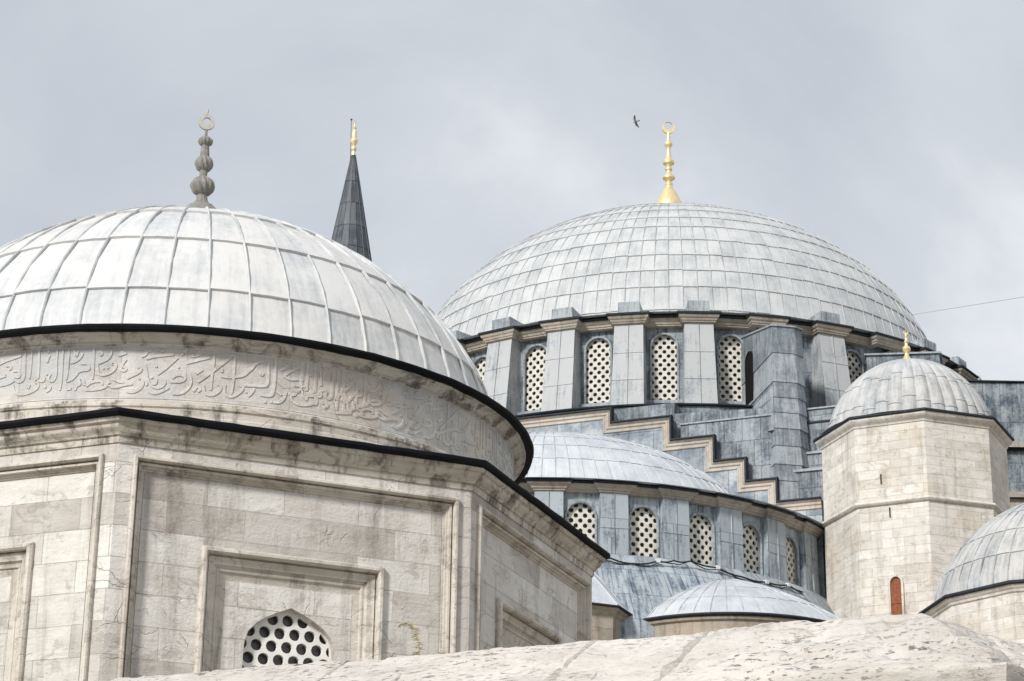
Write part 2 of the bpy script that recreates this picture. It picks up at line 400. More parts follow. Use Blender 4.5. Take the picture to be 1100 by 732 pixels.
def dome_table(R, z0, H, e):
    N = 600; t = [pi/2*i/N for i in range(N+1)]
    rz = [(R*cos(a), z0 + H*max(0, 1-cos(a)**e)**(1/e)) for a in t]; s = [0.0]
    for i in range(N): s.append(s[-1] + hypot(rz[i+1][0]-rz[i][0], rz[i+1][1]-rz[i][1]))
    def at(q):
        q = max(0, min(q, s[-1])); lo, hi = 0, N
        while hi-lo > 1:
            m = (lo+hi)//2
            if s[m] <= q: lo = m
            else: hi = m
        f = (q-s[lo])/max(1e-9, s[hi]-s[lo])
        r = rz[lo][0]+(rz[hi][0]-rz[lo][0])*f; z = rz[lo][1]+(rz[hi][1]-rz[lo][1])*f
        d = (rz[hi][0]-rz[lo][0], rz[hi][1]-rz[lo][1]); l = hypot(*d) or 1
        return r, z, d[1]/l, -d[0]/l                   # point and outward normal (nr, nz)
    return at, s[-1]
def lap_dome(mb, C, R, z0, H, e, nrib, laps, s_end=None, lift=.025, rw=.03, rh=.035, a0=0, jit=.03, rnd=None, halves=None):
    """sheets of lead lapped like shingles between rolls; halves: arc length above which every other roll stops"""
    rnd = rnd or random.Random(3); at, S = dome_table(R, z0, H, e); s_end = s_end or S*.985
    P = lambda a, s_, o: (lambda q: (C[0]+(q[0]+q[2]*o)*sin(a), C[1]-(q[0]+q[2]*o)*cos(a), q[1]+q[3]*o))(at(s_))
    bounds = [0.0]+list(laps)+[s_end]; st = 2*pi/nrib
    for i in range(nrib):
        aa, ab = a0+i*st, a0+(i+1)*st; lo = 0.0
        for k in range(len(bounds)-1):
            hi = bounds[k+1] + (rnd.uniform(-jit, jit) if k < len(bounds)-2 else 0)
            ns = max(2, int((hi-lo)/.45)); vs = []; uvs = []
            tl = rnd.uniform(-.004, .008)
            for j in range(ns+1):
                q = lo + (hi+(.04 if k < len(bounds)-2 else 0)-lo)*j/ns; o = (lift+tl)*(1-j/ns)
                for m_, a in enumerate((aa, (aa+ab)/2, ab)):
                    vs.append(P(a, q, o + .006*(m_ == 1))); uvs.append((a*R+k*3.1, q))
            fs = [(j*3+m_, j*3+m_+1, j*3+m_+4, j*3+m_+3) for j in range(ns) for m_ in (0, 1)]
            tn = rnd.uniform(.38, .68) - .08*(k == 0); mb.add(vs, fs, uvs, tn)
            low = [P(a, lo, o_) for o_ in (-.03, ) for a in (aa, (aa+ab)/2, ab)] + vs[:3]
            mb.add(low, [(0, 1, 4, 3), (1, 2, 5, 4)], [(aa*R, 0)]*6, tn)
            lo = hi
        top = s_end if not (halves and i % 2) else halves
        N = max(6, int(top/.4)); vs = []; uvs = []
        ca_, sa_ = cos(aa), sin(aa)
        for j in range(N+1):
            q = top*j/N
            for w, h in ((-rw, -.01), (-rw*.8, rh*.6), (0, rh), (rw*.8, rh*.6), (rw, -.01)):
                p = P(aa, q, h+lift*.5); vs.append((p[0]+ca_*w, p[1]+sa_*w, p[2])); uvs.append((aa*R+w, q))
        mb.add(vs, [(j*5+m_, j*5+m_+1, j*5+m_+6, j*5+m_+5) for j in range(N) for m_ in range(4)], uvs, rnd.uniform(.08, .25))

# ================================================================== SETTING: ground
g = MB(); g.add([(-2500, -2500, GZ), (2500, -2500, GZ), (2500, 2500, GZ), (-2500, 2500, GZ)], [(0, 1, 2, 3)])
tag(g.build('ground', 'ground'), kind='structure')

# ================================================================== THE TOMB in the foreground left
TC = (-5.15, 34.886); TR = 6.45; TA0 = -1.5564 + pi/2      # TA0: angle of the corner facing the camera (0 = towards -Y)
tomb = thing('tomb', 'large octagonal stone tomb with carved inscription band and whitened lead dome, on the left', 'tomb', (TC[0], TC[1], GZ))
hs = TR*sin(pi/8); ap = TR*cos(pi/8)
m = MB(); pm = []; WZ0, WZ1 = GZ, 9.36
for k in range(8):
    fr = rotfr(TC, ap, TA0 + (k+.5)*pi/4)
    if k in (7, 0, 1):
        A_, B_, Z0, Z1 = hs, 2.27, .6, 8.92
        o = [fr(-A_, WZ0, 0), fr(A_, WZ0, 0), fr(A_, WZ1, 0), fr(-A_, WZ1, 0), fr(-B_, Z0, 0), fr(B_, Z0, 0), fr(B_, Z1, 0), fr(-B_, Z1, 0)]
        m.add(o, [(0, 1, 5, 4), (1, 2, 6, 5), (2, 3, 7, 6), (3, 0, 4, 7)])
        # recessed field with the opening of the window surround
        D1 = -.10; C1, Y0, Y1 = 1.25, 3.6, 7.84; b = B_-.19
        o = [fr(-b, Z0+.19, D1), fr(b, Z0+.19, D1), fr(b, Z1-.19, D1), fr(-b, Z1-.19, D1), fr(-C1, Y0, D1), fr(C1, Y0, D1), fr(C1, Y1, D1), fr(-C1, Y1, D1)]
        m.add(o, [(0, 1, 5, 4), (1, 2, 6, 5), (2, 3, 7, 6), (3, 0, 4, 7)])
        c = C1-.375; D2 = -.235
        TARCH = [(x_+.04, z_+.05) for x_, z_ in [(-.625, 4.3), (.625, 4.3), (.625, 6.48), (.61, 6.66), (.565, 6.8), (.46, 6.91), (.31, 7.01), (.15, 7.085), (0, 7.15), (-.15, 7.085), (-.31, 7.01), (-.46, 6.91), (-.565, 6.8), (-.61, 6.66), (-.625, 6.48)]]
        add_fill(m, [(-c, Y0+.375), (c, Y0+.375), (c, Y1-.375), (-c, Y1-.375)], [TARCH], .22, fr, D2-.11)
        rect = lambda w, z0, z1: [(-w, z0), (w, z0), (w, z1), (-w, z1)]
        q = MB(); q.sweep(rect(B_, Z0, Z1), [(0, -.01), (0, .045), (-.015, .065), (-.045, .07), (-.062, .045), (-.066, -.045), (-.084, -.05), (-.088, .002), (-.115, -.002), (-.122, -.05), (-.145, -.056), (-.15, -.085), (-.172, -.088), (-.176, -.10), (-.2, -.115)], fr)
        pm.append(q)
        q = MB(); q.sweep(rect(C1, Y0, Y1), [(.012, D1-.02), (.012, D1+.045), (-.012, D1+.075), (-.05, D1+.08), (-.075, D1+.055), (-.08, D1-.04), (-.098, D1-.045), (-.102, D1-.01), (-.15, D1-.035), (-.19, D1-.045), (-.2, D1-.075), (-.215, D1-.088), (-.25, D1-.085), (-.27, D1-.095), (-.275, D1-.115), (-.32, D1-.13), (-.34, D1-.135), (-.38, D1-.142)], fr)
        pm.append(q)
    else:
        m.add([fr(-hs, WZ0, 0), fr(hs, WZ0, 0), fr(hs, WZ1, 0), fr(-hs, WZ1, 0)], [(0, 1, 2, 3)])
wall = m.build('wall', 'tomb_stone', tomb)
for i, q in enumerate(pm): q.build('window_surround' if i % 2 else 'panel_moulding', 'tomb_trim', wall)
# windows: plaster grille with round holes, dark pane behind
gh = MB(); add_fill(gh, inset(TARCH, -.015), grille_holes(TARCH, .207, .178, .079, ox=-.0635, oz=.03, edge=.018), .05, LOC, -.0)
pn = MB(); add_fill(pn, inset(TARCH, -.03), [], .02, LOC, -.09)
first = None
for k in (0, 7, 1):
    a = TA0 + (k+.5)*pi/4; d = ap - .235 - .14; wl = (TC[0]+d*sin(a), TC[1]-d*cos(a), 0)
    if first is None:
        first = gh.build('window', 'grille', tomb, local=True); pn.build('pane', 'pane', first, local=True); place(first, tomb, wl, a)
    else: copy_part(first, tomb, wl, a)
# stone cornice and the black lead edge of the lower roof
octp = lambda r: ngon(TC, r, 8, TA0)
q = MB(); q.sweep(octp(TR), [(-.05, 9.06), (.02, 9.06), (.03, 9.1), (.03, 9.145), (.06, 9.155), (.075, 9.19), (.12, 9.225), (.135, 9.26), (.14, 9.29), (.18, 9.305), (.2, 9.335), (.2, 9.365), (-.1, 9.37)], XY); q.build('cornice', 'cornice_stone', tomb)
q = MB(); q.sweep([(a_[0]+(b_[0]-a_[0])*i/24, a_[1]+(b_[1]-a_[1])*i/24) for a_, b_ in zip(octp(TR), octp(TR)[1:]+octp(TR)[:1]) for i in range(24)], [(.05, 9.355), (.21, 9.352), (.25, 9.36), (.27, 9.40), (.262, 9.44), (.225, 9.46), (.1, 9.485)], XY); q.dent(.010, 3.1); q.build('roof_edge', 'lead_edge', tomb)
q = MB(); op = octp(TR+.12); n_ = 128; ring_o = []; ring_i = []
for i in range(n_):
    k, f = divmod(i*8/n_, 1); p, r_ = op[int(k)], op[(int(k)+1) % 8]
    x, y = p[0]+(r_[0]-p[0])*f, p[1]+(r_[1]-p[1])*f; dx, dy = x-TC[0], y-TC[1]; l = hypot(dx, dy)
    ring_o.append((x, y, 9.485)); ring_i.append((TC[0]+dx/l*5.2, TC[1]+dy/l*5.2, 9.80))
q.add(ring_o+ring_i, [(i, (i+1) % n_, n_+(i+1) % n_, n_+i) for i in range(n_)]); q.build('lower_roof', 'lead_block', tomb)
# drum with the inscription in relief
DR = 5.2
q = MB(); q.lathe(TC, [(5.30, 9.6), (5.345, 9.6), (5.345, 9.80), (5.33, 9.82), (5.335, 9.90), (5.30, 9.915), (5.30, 9.93), (5.325, 9.945), (5.325, 9.985), (5.28, 10.0), (5.275, 10.04), (5.235, 10.055), (5.22, 10.075), (DR, 10.08), (DR, 10.30), (DR, 10.55), (DR, 10.835), (5.215, 10.84), (5.215, 10.855), (5.26, 10.865), (5.27, 10.90), (5.33, 10.93), (5.345, 10.955), (5.385, 10.965), (5.40, 10.985), (5.40, 11.0), (5.0, 11.0)], 180)
drum = q.build('drum', 'drum_marble', tomb, mats=('cornice_stone',))
for p in drum.data.polygons:
    zc = sum(drum.data.vertices[v].co.z for v in p.vertices)/4 + GZ
    if zc < 10.06 or zc > 10.84: p.material_index = 1
STROKES = [[(-21.5,10.81),(-20.8,10.85),(-19.8,10.87)],[(-21.7,10.68),(-20.7,10.72),(-19.1,10.75),(-18.0,10.77)],[(-20.6,10.64),(-19.9,10.65),(-19.5,10.61),(-20.0,10.58)],[(-21.5,10.48),(-20.4,10.5)],[(-17.4,10.85),(-17.3,10.62),(-17.2,10.48),(-17.4,10.4),(-18.1,10.38),(-18.7,10.41)],[(-19.2,10.55),(-18.4,10.56),(-17.9,10.5),(-18.2,10.45),(-18.9,10.47)],[(-21.3,10.36),(-20.3,10.37),(-19.2,10.4),(-18.8,10.43)],[(-16.3,10.85),(-16.3,10.69),(-16.3,10.54),(-16.3,10.42)],[(-15.1,10.89),(-15.0,10.68),(-14.9,10.5),(-14.9,10.41)],[(-19.0,10.36),(-18.7,10.25),(-18.0,10.2),(-16.8,10.2),(-15.6,10.23),(-14.8,10.28),(-14.7,10.34),(-15.3,10.36)],[(-16.2,10.33),(-16.4,10.28)],[(-13.3,10.74),(-13.6,10.7),(-13.6,10.64)],[(-13.7,10.84),(-13.5,10.78)],[(-12.1,10.86),(-12.1,10.66),(-12.0,10.47),(-12.1,10.4),(-12.6,10.35),(-13.3,10.39),(-13.0,10.45),(-12.9,10.47)],[(-14.8,10.38),(-14.1,10.36),(-13.8,10.41),(-14.2,10.45)],[(-15.4,10.4),(-15.2,10.39)],[(-13.6,10.47),(-13.4,10.46)],[(-13.8,10.32),(-13.5,10.27)],[(-13.4,10.21),(-12.8,10.25),(-12.7,10.29)],[(-11.2,10.81),(-11.2,10.58),(-11.1,10.36),(-11.2,10.22)],[(-10.3,10.86),(-10.2,10.61),(-10.3,10.37)],[(-9.9,10.61),(-9.1,10.63),(-8.4,10.68),(-8.0,10.75)],[(-10.3,10.34),(-9.5,10.36),(-8.8,10.43),(-8.6,10.48),(-7.8,10.5),(-7.0,10.5),(-6.8,10.55),(-7.4,10.6),(-8.2,10.59)],[(-8.8,10.21),(-8.6,10.28),(-8.0,10.29),(-8.4,10.38),(-8.0,10.39),(-7.4,10.33),(-7.7,10.29),(-7.1,10.29)],[(-6.4,10.86),(-6.3,10.64),(-6.2,10.36)],[(-9.4,10.8),(-9.1,10.69),(-8.8,10.78)],[(-7.2,10.21),(-5.9,10.21),(-4.7,10.23),(-3.8,10.27),(-4.0,10.36)],[(-7.1,10.26),(-6.5,10.32),(-5.4,10.34),(-4.8,10.33),(-4.6,10.28)],[(-10.1,10.23),(-9.4,10.24)],[(-5.7,10.74),(-5.4,10.77),(-5.0,10.74),(-5.3,10.71),(-5.7,10.74)],[(-3.6,10.78),(-3.7,10.71),(-4.2,10.65),(-5.1,10.61),(-5.5,10.59)],[(-5.6,10.58),(-5.5,10.49),(-5.2,10.42),(-4.5,10.42),(-3.4,10.46),(-2.8,10.53),(-2.8,10.59),(-3.3,10.62),(-3.7,10.59),(-3.3,10.57)],[(-4.8,10.53),(-4.6,10.51)],[(-4.1,10.53),(-3.9,10.52)],[(-2.6,10.7),(-1.9,10.73),(-1.3,10.74)],[(-2.2,10.74),(-1.8,10.77)],[(-1.3,10.65),(-1.8,10.59),(-2.1,10.52),(-1.9,10.48),(-1.3,10.49),(-1.2,10.53),(-1.8,10.54)],[(-1.0,10.37),(-0.1,10.42),(0.7,10.46),(1.1,10.51),(0.8,10.55),(0.5,10.52)],[(-3.7,10.27),(-3.1,10.24),(-2.3,10.25),(-1.4,10.28),(-0.1,10.29)],[(-3.3,10.37),(-2.4,10.33),(-1.4,10.31)],[(-4.0,10.37),(-3.5,10.3)],[(-0.9,10.18),(0.0,10.17),(0.9,10.21),(1.5,10.29),(1.4,10.36),(0.9,10.4),(0.8,10.36)],[(1.6,10.58),(2.0,10.42),(2.0,10.27)],[(0.9,10.69),(1.4,10.71),(1.8,10.76),(1.1,10.8)],[(1.9,10.77),(2.5,10.8)],[(1.7,10.66),(2.8,10.7),(4.3,10.72),(5.8,10.74)],[(3.7,10.8),(4.0,10.77),(4.3,10.81)],[(6.4,10.7),(5.3,10.6),(4.5,10.52),(3.5,10.44)],[(3.1,10.56),(3.4,10.55)],[(2.5,10.38),(2.9,10.42),(3.5,10.37),(3.3,10.3),(2.7,10.3)],[(2.2,10.38),(2.5,10.28),(3.5,10.24),(4.4,10.27),(4.8,10.34),(4.4,10.38)],[(2.4,10.19),(3.1,10.16),(4.1,10.19),(5.4,10.26)],[(5.5,10.34),(6.4,10.34),(7.3,10.36),(7.8,10.42),(7.0,10.45),(6.2,10.44),(5.8,10.39)],[(6.5,10.56),(6.7,10.55)],[(6.0,10.17),(7.0,10.17),(8.0,10.23),(8.6,10.33),(8.5,10.42),(8.2,10.49)],[(6.8,10.73),(7.3,10.78),(7.8,10.83)],[(8.3,10.73),(9.1,10.73),(9.6,10.8),(10.2,10.82)],[(9.2,10.48),(10.2,10.55)],[(7.7,10.62),(9.4,10.68),(11.2,10.73)],[(8.7,10.73),(9.6,10.76),(10.2,10.81)],[(11.7,10.84),(11.8,10.67),(11.6,10.44),(11.6,10.26)],[(14.7,10.8),(13.5,10.69),(12.0,10.56),(10.7,10.45),(9.6,10.36)],[(9.0,10.22),(9.5,10.31),(10.1,10.26),(9.6,10.22)],[(10.5,10.33),(10.6,10.21),(11.4,10.18),(12.2,10.2),(13.1,10.28),(13.0,10.34),(12.5,10.35)],[(13.1,10.59),(13.1,10.53)],[(14.9,10.8),(14.9,10.61),(14.9,10.42),(14.7,10.23)],[(13.0,10.47),(13.8,10.46),(15.3,10.48),(16.5,10.52),(17.0,10.58),(17.7,10.64),(18.1,10.71),(19.5,10.76)],[(13.7,10.36),(13.6,10.22),(14.4,10.18),(15.4,10.22),(16.3,10.3),(16.4,10.35),(15.9,10.36)],[(16.8,10.29),(17.0,10.27)],[(17.2,10.22),(17.9,10.3),(18.1,10.35)],[(16.6,10.37),(17.9,10.38),(19.3,10.39),(20.2,10.41),(20.2,10.58),(20.1,10.74)],[(18.9,10.6),(19.1,10.54),(19.4,10.59)],[(21.2,10.82),(21.3,10.55),(21.1,10.3),(20.5,10.26),(19.1,10.26)],[(19.7,10.17),(20.1,10.18)],[(20.7,10.18),(21.0,10.19)],[(21.3,10.18),(22.2,10.19),(22.9,10.27),(23.1,10.36)],[(21.6,10.34),(22.4,10.3)],[(25.6,10.75),(25.0,10.74),(23.5,10.66),(22.6,10.59),(23.4,10.54),(24.9,10.56)],[(25.6,10.83),(25.6,10.55)],[(23.5,10.32),(24.4,10.32),(24.8,10.39),(23.8,10.46),(25.1,10.48),(26.1,10.47)],[(25.6,10.43),(25.8,10.3),(26.7,10.36),(28.0,10.45)],[(26.7,10.66),(27.0,10.65)],[(22.0,10.66),(22.9,10.71),(23.3,10.76)],[(25.8,10.23),(28.1,10.25)],[(28.8,10.46),(27.8,10.36),(26.0,10.35)],[(28.0,10.38),(28.2,10.26),(27.3,10.26)],[(35.0,10.74),(33.2,10.57),(31.1,10.37)],[(32.6,10.53),(33.3,10.36),(33.9,10.2)],[(34.9,10.33),(36.3,10.35),(37.6,10.49),(40.0,10.5)],[(41.5,10.51),(43.7,10.5),(45.6,10.55)],[(41.5,10.53),(44.3,10.58)],[(47.3,10.59),(50.4,10.73)],[(34.7,10.19),(36.3,10.26)],[(45.1,10.24),(47.0,10.38)],[(31.5,10.18),(33.6,10.21)],[(51.0,10.29),(52.9,10.33),(55.2,10.44),(59.5,10.57)],[(55.3,10.21),(57.9,10.32)],[(28.6,10.73),(28.7,10.53)],[(32.5,10.8),(32.8,10.22)],[(34.9,10.69),(34.9,10.39)],[(50.3,10.87),(50.1,10.56)],[(51.9,10.86),(51.8,10.61)]]
q = MB()
def stroke(pts, dang=0.0, w=.019, h=.013, fade=1.0):
    P = [(R_(a+dang)*DR, z) for a, z in pts]
    if len(P) > 2:                                      # round the traced corners
        for _ in range(2):
            o = [P[0]]
            for a, b in zip(P[:-1], P[1:]): o += [(a[0]*.75+b[0]*.25, a[1]*.75+b[1]*.25), (a[0]*.25+b[0]*.75, a[1]*.25+b[1]*.75)]
            P = o+[P[-1]]
    n = len(P); vs = []
    for i, p in enumerate(P):
        d = Vector((P[min(i+1, n-1)][0]-P[max(i-1, 0)][0], P[min(i+1, n-1)][1]-P[max(i-1, 0)][1])); d = d.normalized() if d.length else Vector((1, 0))
        nn = Vector((-d.y, d.x)); f = .55+.45*sin(pi*min(1, max(0, (i+.6)/(n+.2)))); ww = w*f*(.75+.5*abs(d.y*.7+d.x*.7))
        for t, k in ((-1, -.004), (-.88, h*fade), (.88, h*fade), (1, -.004)):
            u_, z_ = p[0]+nn.x*ww*t, p[1]+nn.y*ww*t; a = u_/DR; r = DR+k
            vs.append((TC[0]+r*sin(a), TC[1]-r*cos(a), z_))
    fs = [(i*4+j, i*4+j+1, i*4+j+5, i*4+j+4) for i in range(n-1) for j in range(3)] + [(0, 1, 2, 3), (n*4-1, n*4-2, n*4-3, n*4-4)]
    q.add(vs, fs)
for s_ in STROKES: stroke(s_, fade=1.0 if s_[0][0] < 22 else .85)
for s_ in STROKES:                                      # the band runs on round the drum
    for dd_ in (40.5, 77, -41):
        m0 = s_[0][0]
        if dd_ == 40.5 and -20 < m0 < 19.5 and not (m0 < -19): stroke(s_, dd_+2.2, fade=.85)
        if dd_ == 77 and -20 < m0 < 19: stroke(s_, dd_+5, fade=.85)
        if dd_ == -41 and -18 < m0 < 19.5: stroke(s_, dd_-1)
for k in range(40):                                     # thin frame lines and upright letter stems
    pass
stroke([(a, 10.83) for a in range(-60, 101, 4)], w=.008, h=.008); stroke([(a, 10.095) for a in range(-60, 101, 4)], w=.008, h=.008)
q.build('inscription', 'drum_marble', drum)
q = MB(); q.lathe(TC, [(5.3, 10.985), (5.40, 10.98), (5.47, 10.975), (5.51, 10.985), (5.525, 11.025), (5.51, 11.055), (5.46, 11.075), (5.3, 11.09)], 220); q.dent(.010, 3.1); q.build('roof_edge', 'lead_edge', tomb)
q = MB(); q.lathe(TC, [(5.45, 11.083), (5.2, 11.11), (4.95, 11.16), (4.9, 11.2)], 156); lap_dome(q, TC, 4.94, 11.03, 3.68, 1.823, 52, [.89, 2.11, 3.54, 5.0], 6.45, .034, .02, .032, a0=R_(-3.2), jit=.032)
dome = q.build('dome', 'lead_white', tomb)
# carved stone finial with a crescent
q = MB(); gz = lambda y: 15.2 + (222-y)*.01702
q.lathe((TC[0], TC[1]), [(.70, 14.5), (.50, 14.8), (.30, 15.1), (.19, 15.22)] + [(r*.0148, gz(y)) for r, y in ((9, 219.5), (6.2, 215), (5.4, 209.5))], 36, lobes=lambda a, r, z: 1+.06*cos(12*a)*(z > 14.9))
def bulb(mb, C, rp, z0, z1, rn, n=36, lob=11, amp=.10, tw=5):
    pr = [(rn + (rp-rn)*max(0, sin(pi*i/12))**.7, z0+(z1-z0)*i/12) for i in range(13)]
    mb.lathe(C, pr, n, lobes=(lambda a, r, z: 1+amp*cos(lob*a+tw*(z-z0)/(z1-z0))) if amp else None)
T_ = (TC[0], TC[1]); px = .0148
bulb(q, T_, 13*px, gz(209.8), gz(190.5), 5*px); q.lathe(T_, [(4.6*px, gz(192)), (4.2*px, gz(188)), (4.8*px, gz(183.5))], 24)
bulb(q, T_, 9.8*px, gz(184), gz(168.5), 4.8*px); q.lathe(T_, [(5.2*px, gz(169)), (4.6*px, gz(162)), (4.0*px, gz(156.5))], 24, lobes=lambda a, r, z: 1+.05*cos(8*a))
bulb(q, T_, 7.8*px, gz(157), gz(147.5), 3.4*px, lob=12, tw=0); q.lathe(T_, [(2.0*px, gz(148)), (1.6*px, gz(145)), (1.5*px, gz(138))], 16)
fin = q.build('finial', 'finial_stone', tomb)
def crescent(mb, C, r, zc, tilt, th, r2=.62, up=.30, tip=True, n=28):
    ou = [(r*cos(2*pi*i/n), r*sin(2*pi*i/n)) for i in range(n)]
    inn = [(r*r2*cos(2*pi*i/n), r*up + r*r2*.98*sin(2*pi*i/n)) for i in range(n)]
    ou = [(x, z*1.02 + (r*.5*max(0, z/r-.6)**1.2 if tip else 0)) for x, z in ou]
    vs, fs = fill2d(ou, [inn], th)
    mb.add([(C[0]+a*cos(tilt)-d*sin(tilt), C[1]+a*sin(tilt)+d*cos(tilt), zc+b) for a, b, d in vs], fs)
q = MB(); crescent(q, T_, 9.2*px, gz(131.5), .2, .05, .48, .14); q.tube([(T_[0], T_[1], gz(124)), (T_[0], T_[1], gz(117.5))], [.03, .018])
q.build('crescent', 'finial_pale', fin)

# ================================================================== THE MOSQUE
MC = (7.415, 101.135); AL = .386; N2 = (-sin(AL), -cos(AL)); U2 = (cos(AL), -sin(AL))
def W(u, n, z=0.0): return (MC[0]+U2[0]*u+N2[0]*n, MC[1]+U2[1]*u+N2[1]*n, z)
mosque = thing('mosque', 'great mosque with huge grey lead dome, arched drum windows, stepped walls and half domes', 'mosque', (MC[0], MC[1], GZ))
def ubox(mb, u0, u1, n0, n1, z0, z1, zl=None):
    """box aligned with the mosque; zl = top height at the u1 end when the top slopes"""
    zl = z1 if zl is None else zl
    vs = [W(u0, n0, z0), W(u1, n0, z0), W(u1, n1, z0), W(u0, n1, z0), W(u0, n0, z1), W(u1, n0, zl), W(u1, n1, zl), W(u0, n1, z1)]
    mb.add(vs, [(3, 2, 1, 0), (4, 5, 6, 7), (0, 1, 5, 4), (1, 2, 6, 5), (2, 3, 7, 6), (3, 0, 4, 7)])
# ---- main dome, finial
q = MB(); q.lathe(MC, [(14.5, 33.5), (13.4, 33.62), (12.56, 33.75)], 128)
lap_dome(q, MC, 12.5, 33.44, 9.77, 1.97, 128, [.93, 2.06, 2.98, 3.93, 5.01, 6.22, 7.28, 8.45, 9.7, 11.0, 12.5, 14.2], 17.2, .042, .022, .03, a0=.02, jit=.03, halves=14.2)
main_dome = q.build('main_dome', 'lead_pale', mosque)
q = MB(); mz = lambda y: 44.55+(220-y)*.0493; mp = .0415*1.0
q.lathe(MC, [(1.0, 43.0), (.85, 43.6), (.70, 44.3)] + [(r*mp, mz(y)) for r, y in ((15.5, 219), (13.5, 216.5), (10, 210), (7.2, 206), (5, 203), (4, 200.5), (4.6, 199), (4.6, 198), (3, 196.5), (2.6, 195.5), (4, 194.5), (7.2, 192.5), (7.2, 191), (4.5, 188.5), (3, 186.5), (2.8, 184.5), (4.2, 183), (4.2, 182), (2.8, 180.5), (3.4, 178.5), (6.6, 176.5), (6.8, 174.5), (4.6, 172), (3.2, 169), (2.6, 164), (2.2, 160.5), (3.2, 158.5), (4.8, 156.5), (4.8, 155), (3, 152.5), (2, 150), (2.5, 148), (1.9, 146), (1.6, 143))], 32)
fin = q.build('gold_finial', 'gold', main_dome)
q = MB(); crescent(q, MC, 7.2*mp, mz(138), .1, .10, .72, .34, False); q.build('crescent', 'gold', fin)
# ---- drum: 32 bays
PH, ST = -.0918, 2*pi/32; VIS = [-6, -5, -4, -3, -2, -1, 0, 1, 3, 4, 5]
hb = 13.75*math.tan(ST/2); q = MB(); MARCH = arch(.585, 29.93, 32.84, 14, .64, 2.15)
bayv, bayf = fill2d([(-hb, 28.6), (hb, 28.6), (hb, 33.3), (-hb, 33.3)], [MARCH], .4)
for k in range(32):
    kk = k if k < 16 else k-32; fr = rotfr(MC, 13.75, PH+k*ST)
    if kk in VIS: q.add([fr(a, b, z-.2) for a, b, z in bayv], bayf)
    else: q.add([fr(-hb, 28.6, 0), fr(hb, 28.6, 0), fr(hb, 33.3, 0), fr(-hb, 33.3, 0)], [(0, 1, 2, 3)])
q.lathe(MC, [(13.6, 29.62), (14.55, 29.5), (14.98, 29.42)], 96)
mdrum = q.build('drum', 'lead_dark', mosque)
q = MB(); q.lathe(MC, [(14.9, 29.425), (15.05, 29.41), (15.09, 29.37), (15.07, 29.33), (14.95, 29.31)], 128); q.build('lead_lip', 'lead_lip', mdrum)
q = MB(); q.lathe(MC, [(14.95, 29.315), (14.95, 26.0)], 96, uvr=15); q.build('lower_drum', 'lead_dark', mosque)
def window_kit(parch, wpx, wpy, wr, ox, oz, sill=None):
    f = MB(); f.sweep(list(reversed(parch[1:]+parch[:1])), [(-.012, -.12), (-.012, .015), (.012, .05), (.06, .055), (.085, .03), (.085, -.02)], LOC, closed=False, caps=True)
    if sill: f.box((0, -.10, parch[0][1]-.09), (sill, .3, .13))
    gr = MB(); add_fill(gr, inset(parch, -.012), grille_holes(parch, wpx, wpy, wr, ox, oz, .012), .06, LOC, -.17)
    pa = MB(); add_fill(pa, inset(parch, -.02), [], .02, LOC, -.30)
    return f, gr, pa
f, gr, pa = window_kit(MARCH, .335, .187, .083, .168, .1, 1.5)
first = None
for k in VIS:
    a = PH+k*ST; wl = (MC[0]+13.75*sin(a), MC[1]-13.75*cos(a), 0)
    if first is None:
        first = f.build('drum_window', 'lead_block', mosque, local=True); gr.build('grille', 'grille_old', first, local=True); pa.build('pane', 'pane_grey', first, local=True); place(first, mosque, wl, a)
    else: copy_part(first, mosque, wl, a)
def pier_mesh(hw0, hw1, z0, z1, d0, d1, laps, w=.012):
    f = MB(); vs = []
    for z, hw, d in ((z0, hw0, d0), (z1, hw1, d1)):
        vs += [LOC(-hw, z, -.12), LOC(hw, z, -.12), LOC(hw, z, d), LOC(-hw, z, d)]
    fs = [(3, 2, 6, 7), (2, 1, 5, 6), (0, 3, 7, 4), (4, 5, 6, 7)]
    # front in separate sheets
    L_ = [z0]+laps+[z1]; rnd = random.Random(5)
    f.add(vs, fs[1:])
    for a, b in zip(L_[:-1], L_[1:]):
        for s_ in (-1, 0):
            o = .022; P = lambda z, t, o_: LOC((hw0+(hw1-hw0)*(z-z0)/(z1-z0))*t, z, d0+(d1-d0)*(z-z0)/(z1-z0)+o_)
            t0, t1 = s_, s_+1
            v = [P(a, t0, o), P(a, t1, o), P(b+.03, t1, .002), P(b+.03, t0, .002), P(a, t0, -.02), P(a, t1, -.02)]
            f.add(v, [(0, 1, 2, 3), (0, 1, 5, 4)], tone=rnd.random())
    f.add([P_ for z in (z0, z1) for P_ in (LOC(-w*1.6, z, d0+(d1-d0)*(z-z0)/(z1-z0)), LOC(0, z, d0+(d1-d0)*(z-z0)/(z1-z0)+.055), LOC(w*1.6, z, d0+(d1-d0)*(z-z0)/(z1-z0)))], [(0, 1, 4, 3), (1, 2, 5, 4)])
    return f
f = pier_mesh(.66, .585, 29.44, 33.05, 1.12, .62, [30.55, 31.75])
cap = MB(); cap.box((0, -.02, 33.77), (.92, 1.15, .54), 0, .94)
for t in (-.5, -.25, 0, .25, .5): cap.box((t*.85, -.575, 33.77), (.02, .03, .5), 0, .97)
first = None
for k in range(-8, 10):
    if k in (1, 3): continue                                   # the stair turret stands here instead
    a = PH+(k+.5)*ST; wl = (MC[0]+13.75*sin(a), MC[1]-13.75*cos(a), 0)
    if first is None:
        first = f.build('buttress', 'lead_pier', mosque, local=True); cap.build('cap', 'lead_block', first, local=True); place(first, mosque, wl, a)
    else: copy_part(first, mosque, wl, a)
